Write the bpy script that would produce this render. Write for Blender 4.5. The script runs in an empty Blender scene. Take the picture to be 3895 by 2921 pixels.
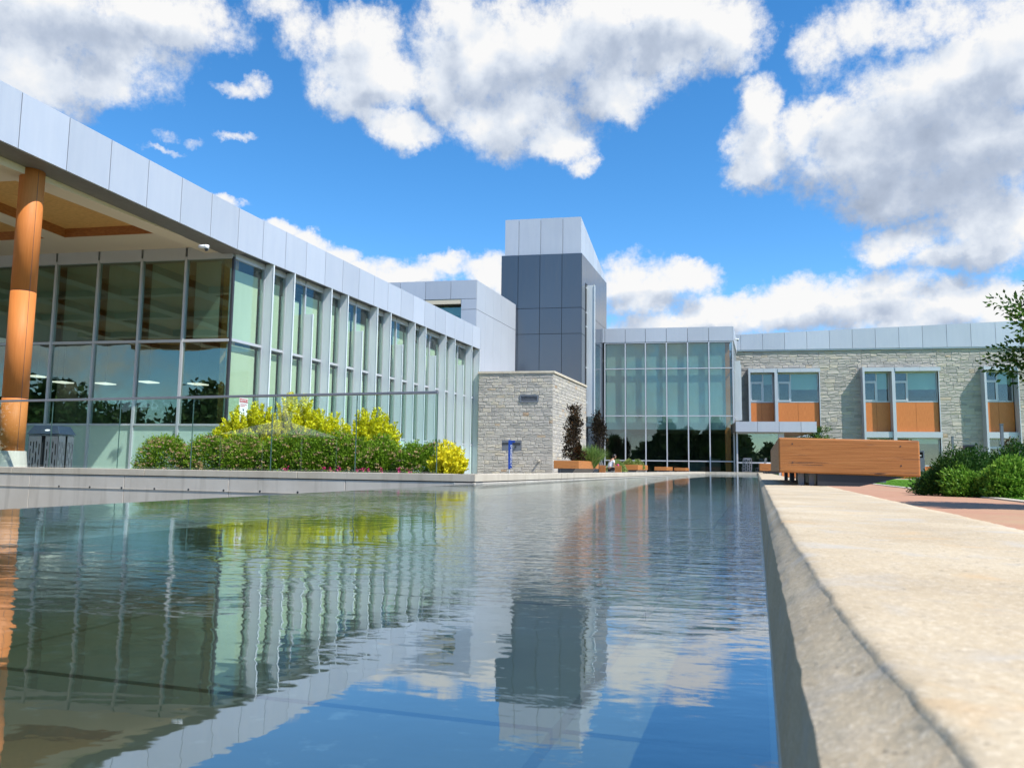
import bpy, bmesh, math, random
import numpy as np
from mathutils import Vector, Matrix
sc = bpy.context.scene
C = sc.collection
R = math.radians
random.seed(7); rng = np.random.default_rng(7)

# ------------------------------------------------------------------ camera
F, CX, CY = 3004.0, 1947.5, 1460.5          # focal length and centre in pixels of the 3895 px wide photograph
def nrm(v):
    v = np.array(v, float); return v / np.linalg.norm(v)
_U = nrm([.0125, 1, -317 / F])
_dx = -16147.0
_X = -nrm([_dx, -(317 + .0125 * _dx), -F]); _X = nrm(_X - _U * (_X @ _U)); _Y = np.cross(_U, _X)
M = np.array([_X, _Y, _U]); EYE = np.array([0, 0, .5])
def ray(px, py): return M @ np.array([(px - CX), -(py - CY), -F]) / F
def Hz(px): return 1777 + .0125 * (px - CX)
def at(px, py, D): return EYE + ray(px, py) * D
def onz(px, py, z):
    r = ray(px, py); return EYE + r * ((z - EYE[2]) / r[2])
def ony(px, py, y):
    r = ray(px, py); return EYE + r * (y / r[1])
def vpl(px, py, P0, d):
    r = ray(px, py); n = np.array([-d[1], d[0], 0]); return EYE + r * (((np.array(P0) - EYE) @ n) / (r @ n))
cd = bpy.data.cameras.new('camera'); cam = bpy.data.objects.new('camera', cd); C.objects.link(cam)
cd.sensor_fit = 'HORIZONTAL'; cd.sensor_width = 36; cd.lens = F / 3895 * 36; cd.clip_start = .02; cd.clip_end = 3000
m4 = Matrix.Identity(4)
for i in range(3):
    for j in range(3): m4[i][j] = M[i][j]
m4.translation = Vector(EYE); cam.matrix_world = m4; sc.camera = cam
cd.dof.use_dof = True; cd.dof.focus_distance = 22; cd.dof.aperture_fstop = 12
# ------------------------------------------------------------------ sun, exposure
LD = nrm([-1, .52, -1.47])                   # the way the light travels
sd = bpy.data.lights.new('sun', 'SUN'); sd.energy = 4.3; sd.angle = R(.5); sd.color = (1, .95, .87)
so = bpy.data.objects.new('sun', sd); C.objects.link(so)
so.rotation_euler = Vector(LD).to_track_quat('-Z', 'Y').to_euler()
sc.view_settings.view_transform = 'Standard'; sc.view_settings.look = 'None'
sc.view_settings.exposure = 0.58; sc.view_settings.gamma = 1
SUN_EL = math.asin(-LD[2]); SUN_AZ = math.atan2(-LD[0], -LD[1])
sc.cycles.max_bounces = 10; sc.cycles.transparent_max_bounces = 16
sc.cycles.caustics_reflective = False; sc.cycles.caustics_refractive = False

# ------------------------------------------------------------------ node helpers
class NT:
    def __init__(s, t): s.t = t; s.n = t.nodes; s.l = t.links
    def new(s, ty, **k):
        n = s.n.new(ty)
        for a, b in k.items(): setattr(n, a, b)
        return n
    def put(s, sock, v):
        if v is None: return
        if isinstance(v, bpy.types.NodeSocket): s.l.new(v, sock)
        else: sock.default_value = v
    def math(s, op, a, b=None, c=None, clamp=False):
        n = s.new('ShaderNodeMath', operation=op, use_clamp=clamp)
        s.put(n.inputs[0], a); s.put(n.inputs[1], b); s.put(n.inputs[2], c); return n.outputs[0]
    def vm(s, op, a, b=None, out=0):
        n = s.new('ShaderNodeVectorMath', operation=op); s.put(n.inputs[0], a); s.put(n.inputs[1], b)
        return n.outputs['Value'] if op in ('LENGTH', 'DOT_PRODUCT') else n.outputs[0]
    def scale(s, a, f):
        n = s.new('ShaderNodeVectorMath', operation='SCALE'); s.put(n.inputs[0], a); s.put(n.inputs['Scale'], f); return n.outputs[0]
    def noise(s, vec, scale, detail=4, rough=.5, dist=0, out='Fac'):
        n = s.new('ShaderNodeTexNoise'); s.put(n.inputs['Vector'], vec); n.inputs['Scale'].default_value = scale
        n.inputs['Detail'].default_value = detail; n.inputs['Roughness'].default_value = rough; n.inputs['Distortion'].default_value = dist
        return n.outputs[out]
    def ramp(s, fac, stops, interp='LINEAR'):
        n = s.new('ShaderNodeValToRGB'); s.put(n.inputs[0], fac); cr = n.color_ramp; cr.interpolation = interp
        while len(cr.elements) < len(stops): cr.elements.new(.5)
        for e, (p, c) in zip(cr.elements, stops):
            e.position = p; e.color = (*c, 1) if not isinstance(c, (int, float)) else (c, c, c, 1)
        return n.outputs[0]
    def mix(s, f, a, b, blend='MIX'):
        n = s.new('ShaderNodeMix', data_type='RGBA', blend_type=blend); s.put(n.inputs[0], f)
        s.put(n.inputs[6], (*a, 1) if isinstance(a, tuple) and len(a) == 3 else a)
        s.put(n.inputs[7], (*b, 1) if isinstance(b, tuple) and len(b) == 3 else b); return n.outputs[2]
    def mr(s, v, a, b, c=0., d=1., smooth=False):
        n = s.new('ShaderNodeMapRange', interpolation_type='SMOOTHSTEP' if smooth else 'LINEAR')
        s.put(n.inputs[0], v)
        for i, q in zip((1, 2, 3, 4), (a, b, c, d)): s.put(n.inputs[i], q)
        return n.outputs[0]
    def bump(s, h, strength=.3, dist=.01, normal=None):
        n = s.new('ShaderNodeBump'); s.put(n.inputs['Height'], h); s.put(n.inputs['Strength'], strength); n.inputs['Distance'].default_value = dist
        if normal is not None: s.put(n.inputs['Normal'], normal)
        return n.outputs[0]

# ------------------------------------------------------------------ world: Nishita sky with cumulus clouds
def blob(cx, cy, rx, ry, w=1.0):
    k = 3895 / 2212
    d = nrm(ray(cx * k, cy * k)); az = math.atan2(d[0], d[1]); el = math.asin(d[2])
    s = k / F * .93
    return (az, el, rx * s / max(.5, math.cos(el)), ry * s, w)
CL = [(110,50,240,100),(60,140,130,75),(190,150,90,60),(350,25,150,58),(455,20,60,40,.8),
 (520,186,40,20,.66),(568,180,30,22,.62),(350,285,30,18,.46),(420,300,30,14,.44),(515,292,45,12,.46),(355,320,50,9,.44),(640,60,45,70,.60),(600,5,50,40,.66),(690,95,50,50,.7),
 (790,90,80,75),(800,170,125,65),(750,230,70,45),(860,270,85,42),(1000,60,75,85),(1080,120,190,130),(1120,250,150,80),(960,180,80,60),
 (1200,305,80,45),(1290,80,170,105),(1430,100,140,85),(1545,80,95,72),(1330,190,100,50),(1262,345,36,26,.9),(1570,130,55,40,.8),(1440,40,150,60),
 (1645,240,48,66),(1645,310,72,84),(1620,368,60,38),(1780,90,60,75,.68),(1860,60,60,60,.8),(1745,265,50,60),(1790,225,60,32,.8),(1830,290,90,90),(1920,320,170,105),(2030,220,170,110),
 (2120,330,140,130),(2180,110,90,120),(2090,120,80,60),(1940,420,120,55),(2140,480,95,90),(1955,515,80,42),(2100,550,110,40),(1990,35,110,55,.8),
 (1380,625,115,65),(1480,605,70,40),(1500,700,190,42),(1560,665,75,42),(1645,680,80,42),(1740,665,115,65),(1880,650,150,66),(1980,675,150,58),(2070,660,140,52),(2190,690,100,52),
 (485,435,42,13,.8),(600,490,52,20),(665,510,50,24),(725,550,52,28),(770,590,45,28),(890,595,100,38),(860,612,80,45),(960,572,55,28),(1060,590,58,48),(1120,620,70,70),(700,540,60,30)]
# shaded undersides of the bigger clouds
SH = [(1850,410,180,55),(2080,400,130,70),(1930,290,120,70,.8),(2100,240,100,50,.8),(1180,215,140,55,.8),(1340,120,120,50,.7),(1040,70,70,50,.75),(230,70,170,45,.75),(90,30,100,50,.8),
 (1700,700,200,26,.9),(1900,690,160,26,.9),(2100,690,120,26,.8),(1400,655,80,26,.8),(850,215,70,26,.7),(1480,120,80,40,.7),(2080,565,90,22,.8),(900,610,80,18,.7)]
world = bpy.data.worlds.new('World'); sc.world = world; world.use_nodes = True
def g2_(): return bpy.data.node_groups['cloud_shade']
def build_world():
    t = NT(world.node_tree); t.n.clear()
    g = bpy.data.node_groups.new('cloud_field', 'ShaderNodeTree')
    g.interface.new_socket('P', in_out='INPUT', socket_type='NodeSocketVector')
    g.interface.new_socket('F', in_out='OUTPUT', socket_type='NodeSocketFloat'); g.interface.new_socket('S', in_out='OUTPUT', socket_type='NodeSocketFloat')
    q = NT(g); gi = q.new('NodeGroupInput'); go = q.new('NodeGroupOutput')
    P = gi.outputs[0]
    # billowing edges: the lookup point is pushed about by three octave bands of noise
    w1 = q.noise(P, 7.5, 3, .5, 0, 'Color'); w1 = q.scale(q.vm('SUBTRACT', w1, (.5, .5, .5)), .055)
    w2 = q.noise(P, 26, 6, .66, 0, 'Color'); w2 = q.scale(q.vm('SUBTRACT', w2, (.5, .5, .5)), .040)
    Pw = q.vm('ADD', q.vm('ADD', P, w1), w2)
    acc = None
    for b in CL:
        az, el, rx, ry, w = blob(*b)
        v = q.vm('MULTIPLY', q.vm('SUBTRACT', Pw, (az, el, 0)), (1 / rx, 1 / ry, 0))
        s = q.math('SUBTRACT', w, q.math('MULTIPLY', q.vm('DOT_PRODUCT', v, v), .55 if w == 1 else .45))
        acc = s if acc is None else q.math('SMOOTH_MAX', acc, s, .16)
    # the rest of the sky, out of the picture, carries scattered cumulus of the same kind
    sep = q.new('ShaderNodeSeparateXYZ'); q.put(sep.inputs[0], P)
    out = q.mr(q.math('ABSOLUTE', q.math('ADD', sep.outputs[0], .18)), .66, .85, 0, 1, True)
    hi = q.mr(sep.outputs[1], .66, .8, 0, 1, True); out = q.math('MAXIMUM', out, hi)
    far = q.math('MULTIPLY', q.math('SUBTRACT', q.noise(Pw, 2.6, 2, .5), .49), 5.0)
    far = q.math('SUBTRACT', far, q.mr(sep.outputs[1], .5, 1.2, 0, .5))
    far = q.math('ADD', q.math('MULTIPLY', far, out), q.math('MULTIPLY', q.math('SUBTRACT', 1, out), -3))
    acc = q.math('MAXIMUM', acc, far)
    acc = q.math('MAXIMUM', acc, -1.0)
    n = q.noise(P, 22, 9, .68); n = q.math('MULTIPLY', q.math('SUBTRACT', n, .5), 1.45)
    n2 = q.noise(P, 110, 5, .6); n2 = q.math('MULTIPLY', q.math('SUBTRACT', n2, .5), .5)
    q.put(go.inputs[0], q.math('ADD', q.math('ADD', acc, n), n2))
    ns = q.math('MULTIPLY', q.math('SUBTRACT', q.noise(P, 17, 4, .52), .5), 1.5)
    q.put(go.inputs[1], q.math('ADD', acc, ns))
    # how deep in cloud shade
    g2 = bpy.data.node_groups.new('cloud_shade', 'ShaderNodeTree')
    g2.interface.new_socket('P', in_out='INPUT', socket_type='NodeSocketVector'); g2.interface.new_socket('G', in_out='OUTPUT', socket_type='NodeSocketFloat')
    q2 = NT(g2); gi2 = q2.new('NodeGroupInput'); go2 = q2.new('NodeGroupOutput')
    P2 = q2.vm('ADD', gi2.outputs[0], q2.scale(q2.vm('SUBTRACT', q2.noise(gi2.outputs[0], 12, 5, .55, 0, 'Color'), (.5, .5, .5)), .12))
    a2 = None
    for b in SH:
        az, el, rx, ry, w = blob(*b)
        v = q2.vm('MULTIPLY', q2.vm('SUBTRACT', P2, (az, el, 0)), (.8 / rx, .8 / ry, 0))
        s_ = q2.math('SUBTRACT', w, q2.math('MULTIPLY', q2.vm('DOT_PRODUCT', v, v), .6)); a2 = s_ if a2 is None else q2.math('MAXIMUM', a2, s_)
    q2.put(go2.inputs[0], q2.math('MAXIMUM', a2, 0))
    tc = t.new('ShaderNodeTexCoord'); d = tc.outputs['Generated']
    sep = t.new('ShaderNodeSeparateXYZ'); t.put(sep.inputs[0], t.vm('NORMALIZE', d))
    az = t.math('ARCTAN2', sep.outputs[0], sep.outputs[1]); el = t.math('ARCSINE', sep.outputs[2])
    cmb = t.new('ShaderNodeCombineXYZ'); t.put(cmb.inputs[0], az); t.put(cmb.inputs[1], el)
    def field(off):
        gn = t.new('ShaderNodeGroup'); gn.node_tree = g
        t.put(gn.inputs[0], t.vm('ADD', cmb.outputs[0], off)); return gn.outputs
    f0, s0 = field((0, 0, 0)); s1 = field((.016, .034, 0))[1]
    dens = t.mr(f0, .06, .84, 0, 1, True)
    gn = t.new('ShaderNodeGroup'); gn.node_tree = g2_(); t.put(gn.inputs[0], cmb.outputs[0]); shade = gn.outputs[0]
    lit = t.math('SUBTRACT', s0, s1)
    thick = t.mr(s0, .55, 1.25, 0, 1, True)
    br = t.math('ADD', .90, t.math('MULTIPLY', lit, .42))
    br = t.math('ADD', br, t.math('MULTIPLY', t.math('SUBTRACT', f0, s0), .12))
    br = t.math('SUBTRACT', br, t.math('MULTIPLY', thick, .12))
    br = t.math('SUBTRACT', br, t.math('MULTIPLY', shade, .23))
    br = t.math('MAXIMUM', t.math('MINIMUM', br, 1.04), .40)
    colr = t.ramp(br, [(.0, (.25, .30, .40)), (.45, (.36, .43, .56)), (.66, (.52, .60, .74)), (.84, (.80, .86, .95)), (.97, (1.0, 1.0, 1.0))])
    sky = t.new('ShaderNodeTexSky', sky_type='NISHITA', sun_disc=False)
    sky.sun_elevation = SUN_EL; sky.sun_rotation = SUN_AZ; sky.altitude = 200; sky.air_density = .85; sky.dust_density = 0.; sky.ozone_density = 3.0
    hs = t.new('ShaderNodeHueSaturation'); hs.inputs['Saturation'].default_value = 1.28; hs.inputs['Value'].default_value = 1.2; hs.inputs['Hue'].default_value = .497
    t.put(hs.inputs['Color'], sky.outputs[0])
    b1 = t.new('ShaderNodeBackground'); t.put(b1.inputs[0], hs.outputs[0]); b1.inputs[1].default_value = .13
    b2 = t.new('ShaderNodeBackground'); t.put(b2.inputs[0], colr); b2.inputs[1].default_value = .64
    mx = t.new('ShaderNodeMixShader'); t.put(mx.inputs[0], dens); t.l.new(b1.outputs[0], mx.inputs[1]); t.l.new(b2.outputs[0], mx.inputs[2])
    o = t.new('ShaderNodeOutputWorld'); t.l.new(mx.outputs[0], o.inputs[0])
build_world()
world.cycles.sampling_method = 'MANUAL'; world.cycles.sample_map_resolution = 512

# ------------------------------------------------------------------ object helpers
def tag(o, label=None, cat=None, group=None, kind=None):
    if label: o['label'] = label
    if cat: o['category'] = cat
    if group: o['group'] = group
    if kind: o['kind'] = kind
    return o
def thing(name, loc, label, cat, group=None, rz=0):
    o = bpy.data.objects.new(name, None); C.objects.link(o); o.empty_display_size = .2
    o.location = tuple(float(a) for a in loc); o.rotation_euler = (0, 0, rz); o['glob'] = 1
    return tag(o, label, cat, group)
def world_loc(o):
    v = Vector((0, 0, 0))
    while o is not None: v += o.location; o = o.parent
    return v
class MB:
    def __init__(s): s.v = []; s.f = []; s.t = []
    def poly(s, pts, tone=.5):
        i = len(s.v); s.v += [tuple(map(float, p)) for p in pts]; s.f.append(list(range(i, i + len(pts)))); s.t.append(tone)
    def hexa(s, p, tone=.5):                       # 8 points: bottom ring 0-3 ccw, top ring 4-7
        i = len(s.v); s.v += [tuple(map(float, q)) for q in p]
        for f in ((0, 3, 2, 1), (4, 5, 6, 7), (0, 1, 5, 4), (1, 2, 6, 5), (2, 3, 7, 6), (3, 0, 4, 7)):
            s.f.append([i + k for k in f]); s.t.append(tone)
    def box(s, x0, x1, y0, y1, z0, z1, tone=.5):
        s.hexa([(x0, y0, z0), (x1, y0, z0), (x1, y1, z0), (x0, y1, z0), (x0, y0, z1), (x1, y0, z1), (x1, y1, z1), (x0, y1, z1)], tone)
    def obox(s, fr, u0, u1, n0, n1, z0, z1, z0b=None, z1b=None, tone=.5):
        # box in a frame fr(u, n, z); z0b/z1b: bottom and top at the u1 end
        z0b = z0 if z0b is None else z0b; z1b = z1 if z1b is None else z1b
        s.hexa([fr(u0, n0, z0), fr(u1, n0, z0b), fr(u1, n1, z0b), fr(u0, n1, z0), fr(u0, n0, z1), fr(u1, n0, z1b), fr(u1, n1, z1b), fr(u0, n1, z1)], tone)
    def tube(s, pts, r, n=10, cap=True, tone=.5):
        pts = [Vector(p) for p in pts]; rr = r if isinstance(r, (list, tuple)) else [r] * len(pts); base = len(s.v)
        up = Vector((0, 0, 1)); t0 = (pts[-1] - pts[0]).normalized()
        if abs(t0.z) > .9: up = Vector((1, 0, 0))
        for k, p in enumerate(pts):
            t = (pts[min(k + 1, len(pts) - 1)] - pts[max(k - 1, 0)]).normalized()
            a = t.cross(up).normalized(); b = t.cross(a).normalized()
            for j in range(n):
                th = 2 * math.pi * j / n; s.v.append(tuple(p + (a * math.cos(th) + b * math.sin(th)) * rr[k]))
        for k in range(len(pts) - 1):
            for j in range(n):
                s.f.append([base + k * n + j, base + k * n + (j + 1) % n, base + (k + 1) * n + (j + 1) % n, base + (k + 1) * n + j]); s.t.append(tone)
        if cap:
            s.f.append([base + j for j in range(n)][::-1]); s.t.append(tone)
            s.f.append([base + (len(pts) - 1) * n + j for j in range(n)]); s.t.append(tone)
    def build(s, name, mat, parent=None, smooth=False, bevel=0, fix=True):
        me = bpy.data.meshes.new(name)
        off = np.zeros(3)
        if parent is not None and parent.get('glob'): off = np.array(world_loc(parent))
        elif parent is not None and parent.parent is not None and parent.parent.get('glob'): off = np.array(world_loc(parent))
        me.from_pydata([tuple(np.array(v) - off) for v in s.v] if off.any() else s.v, [], s.f)
        if fix:
            bm = bmesh.new(); bm.from_mesh(me); bmesh.ops.recalc_face_normals(bm, faces=bm.faces); bm.to_mesh(me); bm.free()
        at_ = me.attributes.new('tone', 'FLOAT', 'FACE'); at_.data.foreach_set('value', [float(x) for x in s.t])
        if smooth: me.polygons.foreach_set('use_smooth', [True] * len(me.polygons))
        me.materials.append(mat)
        o = bpy.data.objects.new(name, me); C.objects.link(o)
        if parent is not None: o.parent = parent
        if bevel:
            md = o.modifiers.new('bevel', 'BEVEL'); md.width = bevel; md.segments = 2; md.limit_method = 'ANGLE'; md.angle_limit = R(40)
        return o
def part(name, mb, mat, parent, **k): return mb.build(name, mat, parent, **k)
def curve_panel(outer, holes, th):
    """a flat plate in its local XZ plane (Y is thickness) with real holes, as (verts, faces)"""
    cu = bpy.data.curves.new('tmp', 'CURVE'); cu.dimensions = '2D'; cu.fill_mode = 'BOTH'; cu.extrude = th / 2
    for loop in [outer] + holes:
        sp = cu.splines.new('POLY'); sp.points.add(len(loop) - 1); sp.use_cyclic_u = True
        for p, q in zip(sp.points, loop): p.co = (q[0], q[1], 0, 1)
    ob = bpy.data.objects.new('tmp', cu); C.objects.link(ob)
    dg = bpy.context.evaluated_depsgraph_get(); me = bpy.data.meshes.new_from_object(ob.evaluated_get(dg))
    vs = [(v.co.x, v.co.z, v.co.y) for v in me.vertices]; fs = [list(p.vertices) for p in me.polygons]
    bpy.data.objects.remove(ob); bpy.data.curves.remove(cu); bpy.data.meshes.remove(me)
    return vs, fs
def text_mesh(txt, size, th=.004):
    cu = bpy.data.curves.new('tmp', 'FONT'); cu.body = txt; cu.size = size; cu.extrude = th / 2; cu.align_x = 'CENTER'; cu.align_y = 'CENTER'
    ob = bpy.data.objects.new('tmp', cu); C.objects.link(ob)
    dg = bpy.context.evaluated_depsgraph_get(); me = bpy.data.meshes.new_from_object(ob.evaluated_get(dg))
    vs = [(v.co.x, v.co.z, v.co.y) for v in me.vertices]; fs = [list(p.vertices) for p in me.polygons]
    bpy.data.objects.remove(ob); bpy.data.curves.remove(cu); bpy.data.meshes.remove(me)
    return vs, fs
def add_vf(mb, vs, fs, fn, tone=.5):
    i = len(mb.v); mb.v += [tuple(fn(*v)) for v in vs]; mb.f += [[i + k for k in f] for f in fs]; mb.t += [tone] * len(fs)
def slot(cx, cz, w, h, n=5):
    r = w / 2; pts = []
    for k in range(n + 1): a = math.pi * k / n; pts.append((cx + r * math.cos(a), cz + h / 2 - r + r * math.sin(a)))
    for k in range(n + 1): a = math.pi + math.pi * k / n; pts.append((cx + r * math.cos(a), cz - h / 2 + r + r * math.sin(a)))
    return pts
def copy_tree(o, parent=None):
    c = o.copy(); C.objects.link(c); c.parent = parent
    for ch in [x for x in o.children]: copy_tree(ch, c)
    return c

# ------------------------------------------------------------------ materials
MAT = {}
def mat(name, fn):
    m = bpy.data.materials.new(name); m.use_nodes = True; t = NT(m.node_tree); t.n.clear()
    o = t.new('ShaderNodeOutputMaterial'); sh = fn(t); t.l.new(sh, o.inputs[0]); MAT[name] = m; return m
def prin(t, col, rough=.6, metal=0., normal=None, spec=.5, **k):
    p = t.new('ShaderNodeBsdfPrincipled'); t.put(p.inputs['Base Color'], (*col, 1) if isinstance(col, tuple) and len(col) == 3 else col)
    t.put(p.inputs['Roughness'], rough); p.inputs['Metallic'].default_value = metal; p.inputs['Specular IOR Level'].default_value = spec
    if normal is not None: t.put(p.inputs['Normal'], normal)
    for a, b in k.items(): t.put(p.inputs[a.replace('_', ' ')], b)
    return p.outputs[0]
def objc(t, sc3=None):
    tc = t.new('ShaderNodeNewGeometry').outputs['Position']
    return tc if sc3 is None else t.vm('MULTIPLY', tc, sc3)
def loc(t, sc3=None):
    tc = t.new('ShaderNodeTexCoord').outputs['Object']
    return tc if sc3 is None else t.vm('MULTIPLY', tc, sc3)
def tone(t):
    n = t.new('ShaderNodeAttribute', attribute_name='tone'); return n.outputs['Fac']
def metal_panel(name, col, rough, var=.06, spec=.5, metal=.0):
    def f(t):
        v = t.noise(objc(t), .35, 3); s = t.noise(objc(t, (3, 3, .25)), 2.5, 4, .6)
        k = t.math('ADD', t.math('MULTIPLY', t.math('SUBTRACT', v, .5), var), t.math('MULTIPLY', t.math('SUBTRACT', s, .5), var * .7))
        k = t.math('ADD', k, t.math('MULTIPLY', t.math('SUBTRACT', tone(t), .5), .15))
        c = t.mix(1., (*col, 1), t.mr(k, -1., 1., 0., 2.), 'MULTIPLY')
        b = t.bump(t.noise(objc(t), .9, 2), .25, .01)
        return prin(t, c, t.mr(s, .3, .7, rough - .05, rough + .08), metal, b, spec)
    return mat(name, f)
metal_panel('panel_silver', (.49, .52, .58), .40, .16, metal=.25)
metal_panel('panel_dark', (.062, .078, .105), .13, spec=.9)
metal_panel('panel_grey_soffit', (.16, .155, .145), .45)
metal_panel('aluminium', (.52, .54, .57), .38, .08, metal=.3)
def finm(t):
    n = t.noise(objc(t, (2, 2, .3)), 2, 3); c = t.ramp(n, [(.3, (.74, .80, .84)), (.7, (.82, .87, .90))])
    p = prin(t, c, .35); tr = t.new('ShaderNodeBsdfTranslucent'); t.put(tr.inputs[0], c)
    mx = t.new('ShaderNodeMixShader'); mx.inputs[0].default_value = .25; t.l.new(p, mx.inputs[1]); t.l.new(tr.outputs[0], mx.inputs[2]); return mx.outputs[0]
mat('fin_white', finm)
metal_panel('dark_metal', (.035, .038, .045), .4)
metal_panel('rail_metal', (.30, .29, .31), .35, .1, metal=.6)
metal_panel('grey_metal', (.17, .185, .215), .42, .12, metal=.3)
metal_panel('cream_soffit', (.66, .58, .44), .75)
def fabric_white(t): return prin(t, (.75, .76, .8), .8)
mat('white_cloth', fabric_white)
mat('glass_edge', lambda t: prin(t, (.09, .17, .15), .2))
mat('interior_ceiling', lambda t: prin(t, (.22, .23, .19), .8))
mat('black', lambda t: prin(t, (.01, .01, .012), .6))
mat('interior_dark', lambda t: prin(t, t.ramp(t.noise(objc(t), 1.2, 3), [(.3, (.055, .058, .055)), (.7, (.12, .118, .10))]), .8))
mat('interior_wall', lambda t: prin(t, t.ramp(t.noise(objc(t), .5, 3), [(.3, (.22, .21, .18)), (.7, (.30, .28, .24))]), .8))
mat('interior_floor', lambda t: prin(t, (.22, .19, .16), .35))
mat('spandrel_glass', lambda t: prin(t, t.ramp(t.noise(objc(t), .6, 2), [(.3, (.40, .55, .47)), (.7, (.47, .62, .54))]), .12))
def blindm(name, a, b):
    def f(t):
        n = t.noise(objc(t, (1, 1, .1)), 1.5, 3); w = t.noise(objc(t, (1, 1, 30)), 3, 2)
        c = t.ramp(t.math('ADD', t.math('MULTIPLY', n, .8), t.math('MULTIPLY', w, .2)), [(.35, a), (.65, b)])
        d = t.new('ShaderNodeBsdfDiffuse'); t.put(d.inputs[0], c); tr = t.new('ShaderNodeBsdfTranslucent'); t.put(tr.inputs[0], c)
        m = t.new('ShaderNodeMixShader'); m.inputs[0].default_value = .2; t.l.new(d.outputs[0], m.inputs[1]); t.l.new(tr.outputs[0], m.inputs[2]); return m.outputs[0]
    return mat(name, f)
blindm('blind_pale', (.60, .66, .50), (.70, .76, .60))
blindm('blind_teal', (.42, .53, .50), (.48, .60, .56))
blindm('blind_room', (.44, .56, .47), (.50, .62, .53))
def schlick(t, f0, nrmal=None):
    g = t.new('ShaderNodeNewGeometry'); c = t.math('ABSOLUTE', t.vm('DOT_PRODUCT', nrmal if nrmal is not None else g.outputs['Normal'], g.outputs['Incoming']))
    p = t.math('POWER', t.math('SUBTRACT', 1., c, None, True), 5.)
    return t.math('ADD', f0, t.math('MULTIPLY', p, 1 - f0), None, True)
def glassm(name, tint, ior=1.75, rough=0.0, refl=(1, 1, 1), wav=.0):
    def f(t):
        tr = t.new('ShaderNodeBsdfTransparent'); tr.inputs[0].default_value = (*tint, 1)
        gl = t.new('ShaderNodeBsdfGlossy'); gl.inputs['Roughness'].default_value = rough; gl.inputs[0].default_value = (*refl, 1)
        if wav: t.l.new(t.bump(t.noise(objc(t), .8, 2), wav, .02), gl.inputs['Normal'])
        m = t.new('ShaderNodeMixShader'); t.l.new(schlick(t, ior), m.inputs[0]); t.l.new(tr.outputs[0], m.inputs[1]); t.l.new(gl.outputs[0], m.inputs[2]); return m.outputs[0]
    return mat(name, f)
glassm('glass_clear', (.90, .96, .93), .055, wav=.12)
glassm('glass_dark', (.76, .84, .80), .15, refl=(.80, .90, .80), wav=.15)
glassm('glass_teal', (.80, .90, .89), .07, wav=.15)
glassm('glass_rail', (.90, .97, .955), .035)
def orange(t):
    n = t.noise(objc(t, (14, 14, .8)), 3, 4, .6); v = t.noise(objc(t), 1.2, 2)
    c = t.ramp(t.math('ADD', t.math('MULTIPLY', n, .6), t.math('MULTIPLY', v, .4)), [(.3, (.52, .165, .035)), (.7, (.64, .23, .062))])
    return prin(t, c, .58, spec=.3)
mat('timber_metal', orange)
def spandrel(t):
    n = t.noise(objc(t, (10, 10, .6)), 4, 4, .6)
    return prin(t, t.ramp(n, [(.3, (.52, .155, .032)), (.7, (.66, .225, .06))]), .5)
mat('timber_spandrel', spandrel)
def glulam(t):
    n = t.noise(objc(t, (2.5, 16, 3)), 3, 5, .6, .4); k = t.noise(objc(t), 9, 2)
    c = t.ramp(t.math('ADD', t.math('MULTIPLY', n, .8), t.math('MULTIPLY', k, .2)), [(.3, (.42, .22, .06)), (.5, (.62, .36, .11)), (.7, (.72, .44, .15))])
    return prin(t, c, .6)
mat('timber_ceiling', glulam)
mat('timber_shaded', lambda t: prin(t, t.ramp(t.noise(objc(t, (3, 3, 12)), 3, 4), [(.3, (.28, .10, .025)), (.7, (.42, .17, .045))]), .6))  # darker ceiling timber, with the shade of the coffer recesses put into the colour
def benchwood(t):
    p = loc(t, (1.2, .6, 30)); n = t.noise(p, 2.2, 6, .62, .3)
    crk = t.noise(loc(t, (1.1, 1.1, 48)), 1.8, 3, .5, .8); area = t.noise(loc(t, (1, 1, 2.2)), 3.1, 3)
    c = t.ramp(n, [(.25, (.33, .115, .025)), (.5, (.45, .17, .042)), (.75, (.52, .215, .06))])
    c = t.mix(t.math('MULTIPLY', t.math('LESS_THAN', crk, .36), t.mr(area, .42, .58), None, True), c, (.07, .03, .015))
    return prin(t, c, .55, 0, t.bump(t.math('ADD', n, t.math('MULTIPLY', t.math('GREATER_THAN', crk, .34), .7)), .4, .006))
mat('bench_wood', benchwood)
def concrete(name, a, b, stain=(.2, .17, .12), bump=.3, speck=True):
    def f(t):
        P = objc(t); n = t.noise(P, 1.6, 6, .62); s = t.noise(objc(t, (2.2, 2.2, .18)), 2.4, 4, .55); g = t.noise(P, 60, 3, .7)
        c = t.ramp(n, [(.28, a), (.7, b)])
        c = t.mix(t.mr(s, .52, .8, 0, .45), c, (*stain, 1))
        if speck: c = t.mix(t.mr(g, .66, .74, 0, .5), c, tuple(x * .55 for x in a) + (1,))
        return prin(t, c, .85, 0, t.bump(t.math('ADD', t.math('MULTIPLY', g, .4), n), bump, .01), .3)
    return mat(name, f)
concrete('concrete_wall', (.56, .51, .44), (.66, .61, .54))
concrete('concrete_cap', (.50, .44, .35), (.62, .56, .46), (.30, .25, .18))
concrete('plaza_concrete', (.40, .36, .30), (.52, .48, .41))
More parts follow.
